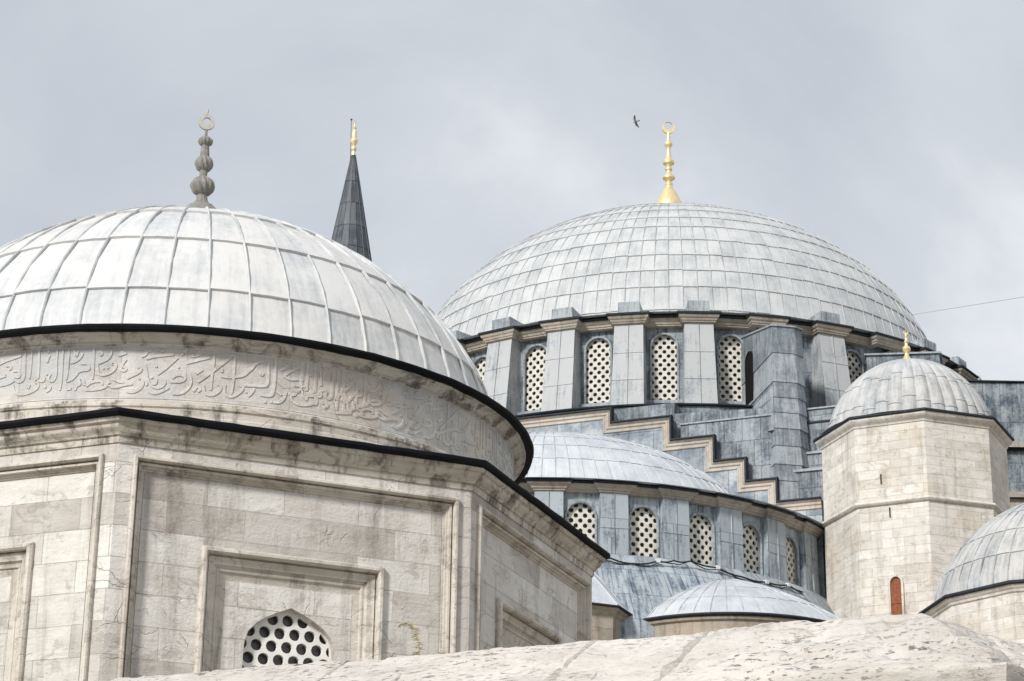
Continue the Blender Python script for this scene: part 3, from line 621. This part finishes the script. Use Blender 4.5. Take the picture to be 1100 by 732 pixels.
def ressaut(C, ph, st, n, r0, r1, hw):
    path = []
    for k in range(n):
        a = ph+(k+.5)*st
        for t, r in ((-hw, r0), (-hw, r1), (hw, r1), (hw, r0)): path.append((C[0]+r*sin(a)+t*cos(a), C[1]-r*cos(a)+t*sin(a)))
    return path
rp = ressaut(MC, PH, ST, 32, 14.0, 14.46, .66)
q = MB(); q.sweep(rp, [(-.3, 33.04), (0, 33.04), (.02, 33.05), (.025, 33.10), (.06, 33.12), (.08, 33.18), (.08, 33.20), (.13, 33.23), (.16, 33.29), (.165, 33.35), (.0, 33.36)], XY); dcor = q.build('drum_cornice', 'beige_trim', mosque)
q = MB(); q.sweep(rp, [(.1, 33.357), (.17, 33.355), (.23, 33.36), (.24, 33.42), (.2, 33.46), (.0, 33.50), (-1.2, 33.62)], XY); q.build('lead_lip', 'lead_lip', dcor)
# ---- body of the mosque below the drum
q = MB(); ubox(q, -19, 11.6, -18, 14.0, GZ, 28.6); body = q.build('wall', 'lead_dark', mosque)
q = MB(); ubox(q, -19, 4.9, 13.5, 14.75, 18, 29.25); ubox(q, 4.9, 8.9, 13.5, 14.75, 18, 28.8, 28.6); q.build('upper_wall', 'lead_dark', mosque)
q = MB(); ubox(q, 5.25, 9.3, 14.0, 15.0, 18, 28.2); lw = q.build('lead_wall', 'lead_dark', mosque)
q = MB(); ubox(q, 5.2, 9.3, 14.0, 15.06, 28.2, 28.26); q.build('lead_lip', 'lead_block', lw)
# ---- stepped wall over the half dome
US = [-.6, 2.5, 4.95, 6.68, 7.92, 9.12, 10.8]; ZS = [29.05, 28.46, 27.48, 26.45, 25.52, 24.6]
top = [(-1.2-u, z) for u, z in reversed([(US[i+1], ZS[i]) for i in range(6)])]
steps = []
for i in range(5, -1, -1): steps += [(-1.2-US[i+1], ZS[i]), (-1.2-(US[i] if i else -.6), ZS[i])]
for i in range(6): steps += [(US[i], ZS[i]), (US[i+1], ZS[i])]
ss = []
for p in steps:
    if not ss or hypot(p[0]-ss[-1][0], p[1]-ss[-1][1]) > 1e-6: ss.append(p)
steps = [p for i, p in enumerate(ss) if not (0 < i < len(ss)-1 and abs(ss[i-1][1]-p[1]) < 1e-6 and abs(ss[i+1][1]-p[1]) < 1e-6)]
SF = 15.3; frW = lambda a, b, d: W(a, SF+d, b)
q = MB()
for i in range(6):
    for s_ in (0, 1):
        u0, u1 = ((US[i] if i else -.6), US[i+1]) if not s_ else (-1.2-US[i+1], -1.2-(US[i] if i else -.6))
        ubox(q, u0, u1, 14.3, SF, 17.0, ZS[i]-.02)
sw = q.build('stepped_wall', 'lead_mottle', mosque)
rs = [(a, b) for a, b in steps]
q = MB(); q.sweep(rs, [(.37, -.02), (.37, .03), (.35, .055), (.32, .05), (.30, .03), (.24, .035), (.20, .09), (.13, .10), (.11, .07), (.09, .10), (.05, .15), (.0, .155), (-.0, -.3)], frW, closed=False, caps=True); q.build('moulding', 'pink_trim', sw)
q = MB(); q.sweep(rs, [(.03, .1), (.03, .20), (.0, .225), (-.045, .22), (-.065, .16), (-.065, -.06), (0, -.06)], frW, closed=False, caps=True); q.build('lead_lip', 'lead_lip', sw)
# ---- stair turret against the drum (dark polygonal lead shaft with a flying flank)
q = MB(); BA = .189; fb = rotfr(MC, 0, BA)
sec = lambda w, r1: [(-w-.04, 13.2), (w, 13.2), (w, r1-.35), (w-.42, r1), (-w, r1)]
lv = [(24.0, .72, 17.85), (25.5, .72, 17.82), (26.15, .72, 17.80), (26.9, .71, 17.78), (27.6, .70, 17.75), (28.25, .69, 17.73), (28.86, .68, 17.71), (29.5, .67, 17.69), (30.7, .66, 17.65), (31.82, .65, 17.61)]
for (z0, w0, r0), (z1, w1, r1) in zip(lv[:-1], lv[1:]):
    vs = []
    for z, w, r, o in ((z0, w0, r0, .035), (z1+.04, w1, r1, 0)):
        S_ = sec(w+o, r+o)
        for i, (a, b) in enumerate(S_): vs.append(fb(a, z + (1.0 if (i < 2 and z > 31.8) else 0), b))
    q.add(vs, [(i, (i+1) % 5, 5+(i+1) % 5, 5+i) for i in range(5)] + [(4, 3, 2, 1, 0)], tone=random.random())
tp = sec(.70, 17.67); vs = [fb(a, 31.82 + (1.0 if b < 14 else .02 if b < 17.45 else -.02), b) for a, b in tp]
vs2 = [(x, y, z+.07) for x, y, z in vs]; q.add(vs+vs2, [(4, 3, 2, 1, 0), (5, 6, 7, 8, 9)] + [(i, (i+1) % 5, 5+(i+1) % 5, 5+i) for i in range(5)])
q.add([fb(-.73, 27.5, 17.79), fb(-.71, 29.3, 17.7), fb(-.72, 29.3, 15.2), fb(-1.3, 27.9, 15.8)], [(0, 1, 2, 3)])
stair = q.build('stair_turret', 'lead_block', mosque, angle=25)
q = MB(); pts = arch(.30, 29.6, 31.75, 10, .36); fa = lambda a, z, d: fb(-.70-d, z, 14.7+a*1.6)
q.prism([(b, z) for b, z in pts], fa, .0, .03); q.sweep(list(reversed(pts[1:]+pts[:1])), [(-.01, -.0), (-.01, .05), (.04, .06), (.06, .0)], fa, closed=False)
q.build('painted_arch_opening', 'dark', stair)  # solid panel on the flank, the passage's shade given as dark colour
# second flank wall at the right shoulder of the drum
q = MB(); vs = []
FL = [(14.45, 88.3), (17.35, 87.9), (17.75, 89.6), (15.2, 91.5)]
def plan(mb, P, z0, z1): n = len(P); mb.add([(x, y, z0) for x, y in P]+[(x, y, z1) for x, y in P], [tuple(range(n, 2*n)), tuple(reversed(range(n)))]+[(i, (i+1) % n, n+(i+1) % n, n+i) for i in range(n)])
plan(q, FL, 26, 32.3); fw = q.build('flank_wall', 'lead_dark', mosque)
q = MB(); plan(q, [(14.35, 88.22), (17.42, 87.8), (17.85, 89.65), (15.2, 91.6)], 32.3, 32.37); q.build('lead_lip', 'lead_block', fw)
# ledges between the stair turret and the corner turret
q = MB(); ubox(q, 9.6, 12.2, 13.0, 14.35, 18, 26.7, 26.78); ubox(q, 8.8, 12.2, 13.0, 14.9, 18, 25.85, 25.9); led = q.build('lead_ledge', 'lead_dark', mosque)
for a_ in ((9.6, 12.2, 13.0, 14.42, 26.7, 26.77, 26.85), (8.8, 12.2, 13.0, 14.98, 25.85, 25.93, 25.98), (9.3, 12.3, 13, 14.07, 28.6, 28.66)):
    q = MB(); ubox(q, *a_); q.build('lead_lip', 'lead_block', led)
q = MB(); ubox(q, 9.2, 11.6, 12.9, 14.05, 28.05, 28.12); q.build('lead_lip', 'lead_lip', body)
# ---- half dome, its drum, windows, piers
HC = (1.563, 88.534); HPH, HST = .082, .199
q = MB(); q.lathe(HC, [(11.95, 23.38), (10.5, 23.5), (9.0, 23.75)], 96)
lap_dome(q, HC, 9.25, 22.16, 6.04, 2.0, 104, [2.24, 3.57, 4.75, 5.95, 7.2, 8.6], 11.9, .026, .02, .026, a0=.01, jit=.04, rnd=random.Random(11))
q.build('half_dome', 'lead_bright', mosque)
q = MB(); hb = 11.25*math.tan(HST/2); HARCH = arch(.575, 20.88, 22.74, 14, .62, 2.15)
bayv, bayf = fill2d([(-hb, 20.2), (hb, 20.2), (hb, 23.3), (-hb, 23.3)], [HARCH], .36)
HV = range(-2, 6)
for k in range(-7, 8):
    fr = rotfr(HC, 11.25, HPH+k*HST)
    if k in HV: q.add([fr(a, b, z-.18) for a, b, z in bayv], bayf)
    else: q.add([fr(-hb, 20.2, 0), fr(hb, 20.2, 0), fr(hb, 23.3, 0), fr(-hb, 23.3, 0)], [(0, 1, 2, 3)])
hdrum = q.build('half_dome_drum', 'lead_blue', mosque)
f, gr, pa = window_kit(HARCH, .325, .183, .084, .0, .1)
first = None
for k in HV:
    a = HPH+k*HST; wl = (HC[0]+11.25*sin(a), HC[1]-11.25*cos(a), 0)
    if first is None:
        first = f.build('half_dome_window', 'lead_block', mosque, local=True); gr.build('grille', 'grille_old', first, local=True); pa.build('pane', 'pane_grey', first, local=True); place(first, mosque, wl, a)
    else: copy_part(first, mosque, wl, a)
f = pier_mesh(.52, .50, 20.4, 23.05, .30, .24, [21.75])
first = None
for k in range(-3, 6):
    a = HPH+(k+.5)*HST; wl = (HC[0]+11.25*sin(a), HC[1]-11.25*cos(a), 0)
    if first is None: first = f.build('half_dome_pier', 'lead_blue', mosque, local=True); place(first, mosque, wl, a)
    else: copy_part(first, mosque, wl, a)
rp = []
for k in range(-9, 9):
    a = HPH+(k+.5)*HST
    for t, r in ((-.54, 11.40), (-.54, 11.535), (.54, 11.535), (.54, 11.40)): rp.append((HC[0]+r*sin(a)+t*cos(a), HC[1]-r*cos(a)+t*sin(a)))
q = MB(); q.sweep(rp, [(-.3, 23.02), (0, 23.02), (.02, 23.03), (.03, 23.08), (.08, 23.10), (.10, 23.16), (.16, 23.2), (.22, 23.24), (.22, 23.28), (-.2, 23.285)], XY, closed=False, caps=True); hc = q.build('half_dome_cornice', 'beige_trim', mosque)
q = MB(); q.sweep(rp, [(.05, 23.28), (.23, 23.275), (.275, 23.29), (.28, 23.335), (.23, 23.37), (-.6, 23.46)], XY, closed=False, caps=True); q.build('lead_lip', 'lead_lip', hc)
q = MB(); q.lathe(HC, [(11.2, 20.92), (11.62, 20.78), (11.9, 20.5), (13.0, 19.0), (13.8, 17.95), (13.85, 16.9)], 96, uvr=12); q.build('lead_skirt', 'lead_blue', mosque)
q = MB(); q.lathe(HC, [(13.7, 16.95), (13.7, GZ)], 64); q.build('lower_wall', 'turret_stone', mosque)
# ---- small side dome in front of the skirt
EC = (7.6, 78.92)
q = MB(); q.lathe(EC, [(4.9, 18.05), (4.78, 18.1), (4.68, 18.12)], 96); lap_dome(q, EC, 4.74, 18.10, 2.32, 1.25, 54, [1.25, 2.6], 5.0, .022, .02, .026, a0=.03, jit=.03, rnd=random.Random(4)); ed = q.build('side_dome', 'lead_bright', mosque)
q = MB(); q.lathe(EC, [(4.78, 17.98), (4.88, 17.98), (4.92, 18.02), (4.91, 18.06), (4.84, 18.09)], 96); q.build('roof_edge', 'lead_lip', ed)
q = MB(); q.lathe(EC, [(4.78, 17.99), (4.82, 17.95), (4.79, 17.87), (4.7, 17.83), (4.68, 17.65), (4.68, GZ)], 96); q.build('wall', 'beige_trim', ed)
# ---- little turret with a hipped lead roof
PC = (1.68, 76.0); pp = lambda r: ngon(PC, r, 8, 0)
q = MB(); q.sweep(pp(2.5), [(0, GZ), (0, 17.9), (.06, 17.95), (.10, 18.06), (.18, 18.1), (.2, 18.16), (-.3, 18.17)], XY); st_ = q.build('small_turret', 'beige_trim', mosque)
q = MB(); q.sweep(pp(2.5), [(.15, 18.16), (.27, 18.155), (.30, 18.18), (.29, 18.22), (.2, 18.25)], XY); q.build('roof_edge', 'lead_lip', st_)
q = MB(); ro = pp(2.72)
for i in range(8):
    a, b = Vector((*ro[i], 18.25)), Vector((*ro[(i+1) % 8], 18.25)); t = Vector((*PC, 21.1))
    q.add([a, b, t], [(0, 1, 2)], [(0, 0), (2.1, 0), (1.05, 3.6)], tone=random.random()); q.tube([a, t], .035, 6)
    for f_ in (.33, .66): q.tube([a+(b-a)*f_, a+(b-a)*f_ + (t-(a+b)/2)*(.66)], .018, 5)
q.build('hipped_roof', 'lead_bright', st_)
# ---- corner turret: stone octagon, fluted dome, gilded finial, door
QC = (15.05, 82.0); QR = -.06; qp = lambda r: ngon(QC, r, 8, QR)
q = MB(); q.sweep(qp(3.42), [(0, GZ), (0, 23.32), (.05, 23.33), (.10, 23.37), (.12, 23.43), (.08, 23.50), (0, 23.53), (0, 26.30), (.04, 26.32), (.05, 26.38), (.12, 26.45), (.2, 26.52), (.22, 26.58), (.22, 26.62), (-.3, 26.63)], XY); tur = q.build('corner_turret', 'turret_stone', mosque)
q = MB(); q.sweep(qp(3.42), [(.1, 26.62), (.25, 26.615), (.29, 26.64), (.29, 26.69), (.24, 26.73), (-.3, 26.78)], XY); q.build('roof_edge', 'lead_lip', tur)
q = MB(); at, S = dome_table(3.08, 26.3, 3.44, 2.0); pr = [(lambda t: (t[0], t[1]))(at(S*.995*i/40)) for i in range(41)]
q.lathe((14.95, 82.0), [(3.4, 26.74), (3.1, 26.76)] + [p for p in pr if p[1] > 26.7], 36*8, lobes=lambda a, r, z: 1 + (-.012 + .036*abs(cos(18*a))**.8)*min(1, max(0, (r-.35)/1.0)) if z > 26.765 else 1, uvr=3.08)
rnd = random.Random(9)
for i in range(36):                                       # lapped joints across the flutes
    for s0 in (.95, 2.2):
        s1 = s0+rnd.uniform(-.2, .2); a0 = (i-.5)*pi/18; vs = []
        for j in range(7):
            a = a0+pi/18*j/6; r, z, nr, nz = at(s1); l = 1 + (-.012+.036*abs(cos(18*a))**.8)
            for o, dz in ((-.01, .05), (.028, 0), (-.01, -.004)): vs.append((14.95+(r*l+nr*o)*sin(a), 82.0-(r*l+nr*o)*cos(a), z+dz))
        q.add(vs, [(j*3+k_, j*3+k_+1, j*3+k_+4, j*3+k_+3) for j in range(6) for k_ in (0, 1)], tone=.4)
td = q.build('fluted_dome', 'turret_lead', tur, angle=50)
q = MB(); tz = lambda y: 29.86+(386-y)*.0385; tp_ = .0355
q.lathe((14.95, 82.0), [(.35, 29.65)] + [(r*tp_, tz(y)) for r, y in ((5.5, 386), (4, 384.5), (2.6, 382), (2, 379.5), (3.6, 377.5), (4.6, 375), (3.6, 372.5), (1.8, 371), (1.6, 369), (2.8, 367.5), (1.5, 366), (1.0, 363), (1.6, 361.5), (.9, 360), (.7, 358.5))], 24); fq = q.build('gold_finial', 'gold', tur)
q = MB(); crescent(q, (14.95, 82.0), .10, tz(357.5), .1, .04, .6, .45, False, 20); q.build('crescent', 'gold', tur)
fk = rotfr(QC, 3.42*cos(pi/8), QR-.5*pi/4)
q = MB(); q.prism(arch(.27, 18.2, 20.74, 8, .30), fk, -.05, .01); dr = q.build('door', 'door', tur)
q = MB()
for t in (-.12, 0, .12): q.prism([(t-.008, 18.2), (t+.008, 18.2), (t+.008, 20.62), (t-.008, 20.62)], fk, .01, .02)
for z in (18.9, 19.7): q.prism([(-.21, z), (.21, z), (.21, z+.05), (-.21, z+.05)], fk, .02, .032)
q.build('door_boards', 'door', tur)
q = MB(); da = arch(.27, 18.2, 20.74, 8, .30); q.sweep(list(reversed(da[1:]+da[:1])), [(-.005, 0), (-.005, .09), (.07, .095), (.08, 0)], fk, closed=False, caps=True); q.build('door_frame', 'turret_stone', tur)
for a_, z_ in ((-.41, 24.12), (-.135, 22.85)):
    q = MB(); q.prism([(a_, z_), (a_+.05, z_), (a_+.05, z_+.38), (a_, z_+.38)], fk, -.1, .006); q.build('slit_window', 'dark', tur)
# ---- lead covered wing behind the turret
q = MB()
def slab(mb, x0, x1, y0, y1, z0, za, zb): mb.add([(x0, y0, z0), (x1, y0, z0), (x1, y1, z0), (x0, y1, z0), (x0, y0, za), (x1, y0, zb), (x1, y1, zb), (x0, y1, za)], [(4, 5, 6, 7), (0, 1, 5, 4), (1, 2, 6, 5), (2, 3, 7, 6), (3, 0, 4, 7)])
slab(q, 16.5, 30, 92, 104, GZ, 32.55, 32.5); slab(q, 16.5, 30, 91, 92.1, GZ, 30.4, 33.0); slab(q, 19.2, 30, 90, 91.1, GZ, 28.95, 28.95); slab(q, 19.0, 30, 89.2, 90.1, 26.75, 28.0, 28.05)
wing = q.build('lead_wing', 'lead_dark', mosque)
q = MB(); slab(q, 16.4, 30.1, 91.9, 104.1, 32.55, 32.62, 32.57); slab(q, 19.2, 30.1, 89.9, 90.2, 28.86, 29.06, 29.06); q.build('lead_lip', 'lead_lip', wing)
q = MB(); slab(q, 18.9, 30.1, 89.7, 90.6, 28.95, 29.18, 29.18); slab(q, 18.9, 30.1, 88.8, 92, 26.55, 26.78, 26.8); slab(q, 18.95, 30, 89.0, 90.3, GZ, 26.55, 26.55); q.build('stone_ledge', 'beige_trim', wing)

# ================================================================== minaret behind
NC = (-10.75, 140.0)
mina = thing('minaret', 'slender minaret with pointed dark lead spire and gilded tip behind the tomb dome', 'minaret', (NC[0], NC[1], GZ))
q = MB(); q.lathe(NC, [(2.4, GZ), (2.2, 20), (1.75, 22), (1.7, 44.0), (2.6, 46.0), (2.75, 46.2), (2.75, 47.2), (2.6, 47.2), (2.6, 46.4), (1.55, 46.4), (1.55, 53.6), (1.9, 54.0), (1.95, 54.3)], 32); q.build('shaft', 'beige_trim', mina)
q = MB(); n = 16
for i in range(n):
    a, b = 2*pi*i/n, 2*pi*(i+1)/n; lvz = [54.3, 56.2, 57.9, 59.5, 61.2, 62.9, 64.95]
    for z0, z1 in zip(lvz[:-1], lvz[1:]):
        r0, r1 = .13+1.82*(64.95-z0)/10.65, .13+1.82*(64.95-z1)/10.65; o = .03
        q.add([(NC[0]+(r0+o)*sin(a), NC[1]-(r0+o)*cos(a), z0), (NC[0]+(r0+o)*sin(b), NC[1]-(r0+o)*cos(b), z0), (NC[0]+r1*sin(b), NC[1]-r1*cos(b), z1), (NC[0]+r1*sin(a), NC[1]-r1*cos(a), z1), (NC[0]+(r0-.03)*sin(a), NC[1]-(r0-.03)*cos(a), z0), (NC[0]+(r0-.03)*sin(b), NC[1]-(r0-.03)*cos(b), z0)], [(0, 1, 2, 3), (0, 1, 5, 4)], [(a*2, z0), (b*2, z0), (b*2, z1), (a*2, z1), (a*2, z0), (b*2, z0)], random.random())
    r = 1.95; q.tube([(NC[0]+1.98*sin(a), NC[1]-1.98*cos(a), 54.3), (NC[0]+.15*sin(a), NC[1]-.15*cos(a), 64.9)], [.045, .02], 5)
q.build('spire', 'lead_spire', mina, angle=15)
q = MB(); nz_ = lambda y: 64.95+(166-y)*.0694; np_ = .061
q.lathe(NC, [(r*np_, nz_(y)) for r, y in ((2.4, 166.5), (2.2, 164), (2.0, 162.5), (3.4, 160.5), (3.4, 159), (1.9, 157), (2.2, 155.5), (4.2, 152.5), (4.2, 150.5), (2.6, 148), (2.9, 146), (2.7, 142), (1.6, 139), (2.2, 137.5), (1.2, 136), (.9, 133.5))], 24); fq = q.build('gold_finial', 'gold', mina)
q = MB(); crescent(q, NC, .13, nz_(131.8), .3, .05, .6, .45, False, 20); q.build('crescent', 'gold', fq)
q = MB(); q.tube([(NC[0]-.2, NC[1], 64.3), (NC[0]-.24, NC[1], nz_(128.5))], .02, 6); q.lathe((NC[0]-.24, NC[1]), [(.0, nz_(129.5)), (.07, nz_(129)), (.07, nz_(128)), (0, nz_(127.5))], 8); q.build('lightning_rod', 'cable', mina)

# ================================================================== low domed building at the right edge
VC = (16.46, 66.0); VR = -1.66; vp = lambda r: ngon(VC, r, 12, VR)
pav = thing('domed_building', 'low pale stone building with a seamed lead dome, partly cut off by the right edge', 'building', (VC[0], VC[1], GZ))
q = MB(); q.sweep(vp(4.22), [(0, GZ), (0, 15.92), (.04, 15.95), (.06, 16.02), (.14, 16.08), (.16, 16.14), (-.3, 16.15)], XY); q.build('wall', 'turret_stone', pav)
q = MB(); q.sweep(vp(4.22), [(.05, 16.14), (.19, 16.135), (.24, 16.16), (.24, 16.21), (.18, 16.25), (-.3, 16.33)], XY); q.build('roof_edge', 'lead_lip', pav)
q = MB(); lap_dome(q, VC, 3.98, 15.95, 3.7, 1.855, 52, [1.35, 2.3, 3.4, 4.5], 5.7, .022, .02, .026, a0=.05, jit=.02, rnd=random.Random(8)); q.build('dome', 'turret_lead', pav)

# ================================================================== rough stone wall at the bottom
WK = Vector((2.27, 12.5)); WP = Vector((-2.75, 14.7)); WE = Vector((3.75, 14.0)); WZ = 3.07
bw = thing('stone_wall', 'rough weathered pale stone wall with a sloping coping across the bottom of the view', 'wall', (0, 13.5, GZ))
d1 = (WK-WP).normalized(); n1 = Vector((d1.y, -d1.x)); d2 = (WE-WK).normalized(); n2 = Vector((d2.y, -d2.x))
mit = (n1+n2)/(1+n1.dot(n2)); LW, DROP = .97, .525
end1 = (WK-WP).length
def wall_pt(leg, u, v, u0=None, u1=None, lift=0.0):
    """a point of the eroded coping: u along the wall, v from behind the ridge down the slope to the lip"""
    A, dr, nr = (WP, d1, n1) if leg == 1 else (WK, d2, n2)
    if v < .12: out, z = -.35+.35*(v/.12), -.10*(1-v/.12)**2 - .006
    elif v < .85: f = (v-.12)/.73; out, z = LW*f, -DROP*f
    else: f = (v-.85)/.15; out, z = LW-.10*f*f, -DROP-.22*f
    if .08 < v < .16: z -= .012*(1-abs(v-.12)/.04)
    uu = u
    if leg == 1 and u1 is not None and u1 >= end1-1e-6: uu = u + mit.dot(d1)*out*((u-u0)/(u1-u0))
    if leg == 2 and u0 is not None and u0 <= 1e-6: uu = u + mit.dot(d2)*out*(1-(u-u0)/(u1-u0))
    p = A + dr*uu + nr*out; P = Vector((p.x, p.y, WZ+z)); right = 1.0 if leg == 2 else min(1, max(0, (u-4.1)/.9))
    h = mnoise.fractal(P*1.6, .9, 2.0, 5)*(.005+.013*right) + mnoise.fractal(P*9, .75, 2.2, 5)*.009
    h -= max(0, mnoise.noise(P*Vector((3.1, 3.1, 6.0))+Vector((2, 5, 1)))-.30)*(.08+.26*right)*(1 if v < .8 else .3)
    h -= max(0, mnoise.noise(P*Vector((9, 9, 17))+Vector((4, 1, 9)))-.32)*.06
    h -= right*max(0, mnoise.noise(P*Vector((5, 5, 14))+Vector((3, 8, 1)))-.08)*.15*(1 if v < .8 else .4)
    P.z += h + lift; return P
def coping(u0, u1, leg, dz):
    q = MB(); ln = u1-u0; nu = max(12, int(ln/.016)); nv = 64; vs = []
    for i in range(nu+1):
        u = u0+ln*i/nu; e_ = min(u-u0, u1-u); edge = -.012*max(0, 1-e_/.025)**2
        if (leg == 1 and u1 >= end1-1e-6 and u > u1-.03) or (leg == 2 and u0 <= 1e-6 and u < .03): edge = 0
        for j in range(nv+1): vs.append(tuple(wall_pt(leg, u, j/nv, u0, u1, dz*min(1, e_/.1)+edge)))
    q.add(vs, [(i*(nv+1)+j, (i+1)*(nv+1)+j, (i+1)*(nv+1)+j+1, i*(nv+1)+j+1) for i in range(nu) for j in range(nv)]); return q
cuts = [-2.6, .25, 1.95, 3.56, 4.26, end1]
for i, (a, b) in enumerate(zip(cuts[:-1], cuts[1:])): coping(a, b, 1, (0, .006, -.004, -.012, .004)[i]).build('coping_stone', 'wall_stone', bw, angle=80)
for a, b in ((0, 1.3), (1.3, 3.2)): coping(a, b, 2, 0).build('coping_stone', 'wall_stone', bw, angle=80)
for c, w in zip(cuts[1:-1], (.010, .012, .022, .036)):          # lime mortar smeared over the joints
    q = MB(); vs = []
    for j in range(65):
        v = j/64
        for t in (-1, -.5, 0, .5, 1):
            ww = w*(1+1.1*mnoise.noise(Vector((c*9, v*7, t*.3))))
            vs.append(tuple(wall_pt(1, c+ww*t, v, None, None, .007*(1-t*t)-.004)))
    q.add(vs, [(j*5+k, j*5+k+1, j*5+k+6, j*5+k+5) for j in range(64) for k in range(4)]); q.build('mortar', 'lime', bw)
q = MB(); pth = [tuple(WP-d1*4), tuple(WK), tuple(WE+d2*2)]
q.sweep(pth, [(LW-.16, GZ), (LW-.16, WZ-DROP-.16), (-.3, WZ-.09), (-.5, WZ-.2), (-.5, GZ)], XY, closed=False, caps=True); q.build('masonry', 'wall_stone', bw)

# ================================================================== small things
def blade(mb, p0, p1, w, droop=0.0, n=4):
    p0, p1 = Vector(p0), Vector(p1); pts = [p0.lerp(p1, i/n) - Vector((0, 0, droop*(i/n)**2)) for i in range(n+1)]
    mb.tube(pts, [max(.0006, w*(1-i/n*.85)) for i in range(n+1)], 4)
def on_wall(u, out=0.0):
    p = WP+d1*u+n1*out; return Vector((p.x, p.y, WZ-.02-DROP*out/LW*(out > 0)))
b = on_wall(2.40, -.04)
wd = thing('dried_weed', 'tall dried seed stalk bent over at its tip on the stone wall below the tomb', 'weed', b, 'weeds growing on the stone wall')
pts = [b+Vector(p) for p in ((0.01, 0, -.03), (.0, 0, .05), (-.008, .0, .11), (-.022, 0, .165), (-.05, 0, .20), (-.085, 0, .215), (-.115, 0, .20), (-.13, 0, .18))]
q = MB(); q.tube(pts, [.0062, .006, .0056, .005, .0045, .004, .003, .002], 6); rnd = random.Random(2)
for i in range(90):
    t = rnd.uniform(.6, 6.6); k = int(t); p = pts[k].lerp(pts[k+1], t-k); s_ = -1 if rnd.random() < .75 else 1; l = rnd.uniform(.02, .055)*(1.15-t/9)
    blade(q, p, p+Vector((s_*l, rnd.uniform(-.02, .02), rnd.uniform(-.004, .012))), .0032, .014)
q.build('stalk', 'straw', wd)
for (u, lab, sd_, hgt, n_) in ((2.2, 'small green weed at the foot of the window surround corner on the wall', 1, .07, 16), (2.72, 'low weed tuft by the dark joint of the tomb corner pier', 5, .055, 12), (2.56, 'short dry grass tuft just right of the bent seed stalk', 8, .05, 14)):
    b = on_wall(u, -.05); t_ = MB(); rnd = random.Random(sd_)
    for i in range(n_):
        a = rnd.uniform(0, 6.28); l = hgt*rnd.uniform(.5, 1.1)
        blade(t_, b+Vector((rnd.uniform(-.03, .03), 0, -.02)), b+Vector((rnd.uniform(-.03, .03)+.04*cos(a), .03*sin(a), l)), .003, .02)
    o = t_.build('weed_tuft', 'weed'); tag(o, lab, 'weed', 'weeds growing on the stone wall')
# gull banking in the sky
GC = Vector((5.49, 95.0, 45.94)); gull = thing('bird', 'small grey bird flying in the sky left of the golden finial', 'bird', GC)
ax, up_ = Vector((.36, .5, -.82)).normalized(), Vector((-.85, .2, -.25)).normalized()
fw_ = ax.cross(up_).normalized()
BS = .58; q = MB(); q.tube([GC+up_*t*BS for t in (-.2, -.12, 0, .1, .17, .22)], [.015*BS, .045*BS, .06*BS, .05*BS, .035*BS, .008*BS], 8); q.add([GC+BS*p_ for p_ in (-up_*.15+ax*.02, -up_*.15-ax*.02, -up_*.32-ax*.07, -up_*.32+ax*.07, -up_*.15+fw_*.012, -up_*.3+fw_*.012)], [(0, 1, 2, 3), (0, 4, 5, 3), (1, 4, 5, 2)]); q.build('body', 'gull', gull)
for s_ in (1, -1):
    q = MB(); vs = []
    for t, c0, c1, h in ((.03, .09, -.09, .0), (.2, .12, -.06, .07), (.36, .07, -.10, .06), (.52, -.05, -.13, .0)):
        for c_, o in ((c0, 0), ((c0+c1)/2, .014), (c1, 0), ((c0+c1)/2, -.008)): vs.append(GC+BS*(ax*s_*t+up_*c_+fw_*(h+o)))
    q.add(vs, [(i*4+j, i*4+(j+1) % 4, i*4+4+(j+1) % 4, i*4+4+j) for i in range(3) for j in range(4)] + [(0, 1, 2, 3), (12, 13, 14, 15)]); q.build('wing', 'gull', gull)
# cable with clips laid along the half dome's skirt
cp = [(2.2, 20.62), (9.2, 20.52), (13.15, 20.38), (17.2, 20.55), (20, 20.62), (23.15, 20.68), (28.2, 20.58), (33.4, 20.4), (38.6, 20.4), (44, 20.5), (49, 20.42)]
pts = [Vector((HC[0]+12.06*sin(R_(a)), HC[1]-12.06*cos(R_(a)), z)) for a, z in cp]
fine_ = []
for i in range(len(pts)-1):
    for j in range(6): f_ = j/6; fine_.append(pts[i].lerp(pts[i+1], f_) - Vector((0, 0, .05*sin(pi*f_))))
cab = thing('power_cable', 'black cable sagging between white clips under the half dome windows', 'cable', pts[0])
q = MB(); q.tube(fine_, .03, 6); q.tube([p+Vector((0, 0, -.06+.05*sin(i*.7))) for i, p in enumerate(fine_)], .018, 6); q.build('wire', 'cable', cab)
for i in (3, 6, 8, 9): q = MB(); q.box(pts[i], (.14, .14, .13), R_(cp[i][0])); q.build('clip', 'clip', cab)
q = MB(); A_, B_ = Vector((18.05, 98.0, 37.85)), Vector((15.885, 60.0, 24.07)); E_ = A_+(B_-A_)*1.9
q.tube([A_.lerp(E_, i/24) for i in range(25)], .011, 5)
tag(q.build('overhead_wire', 'wire'), 'thin grey overhead wire running from the great dome across the sky at right', 'wire')
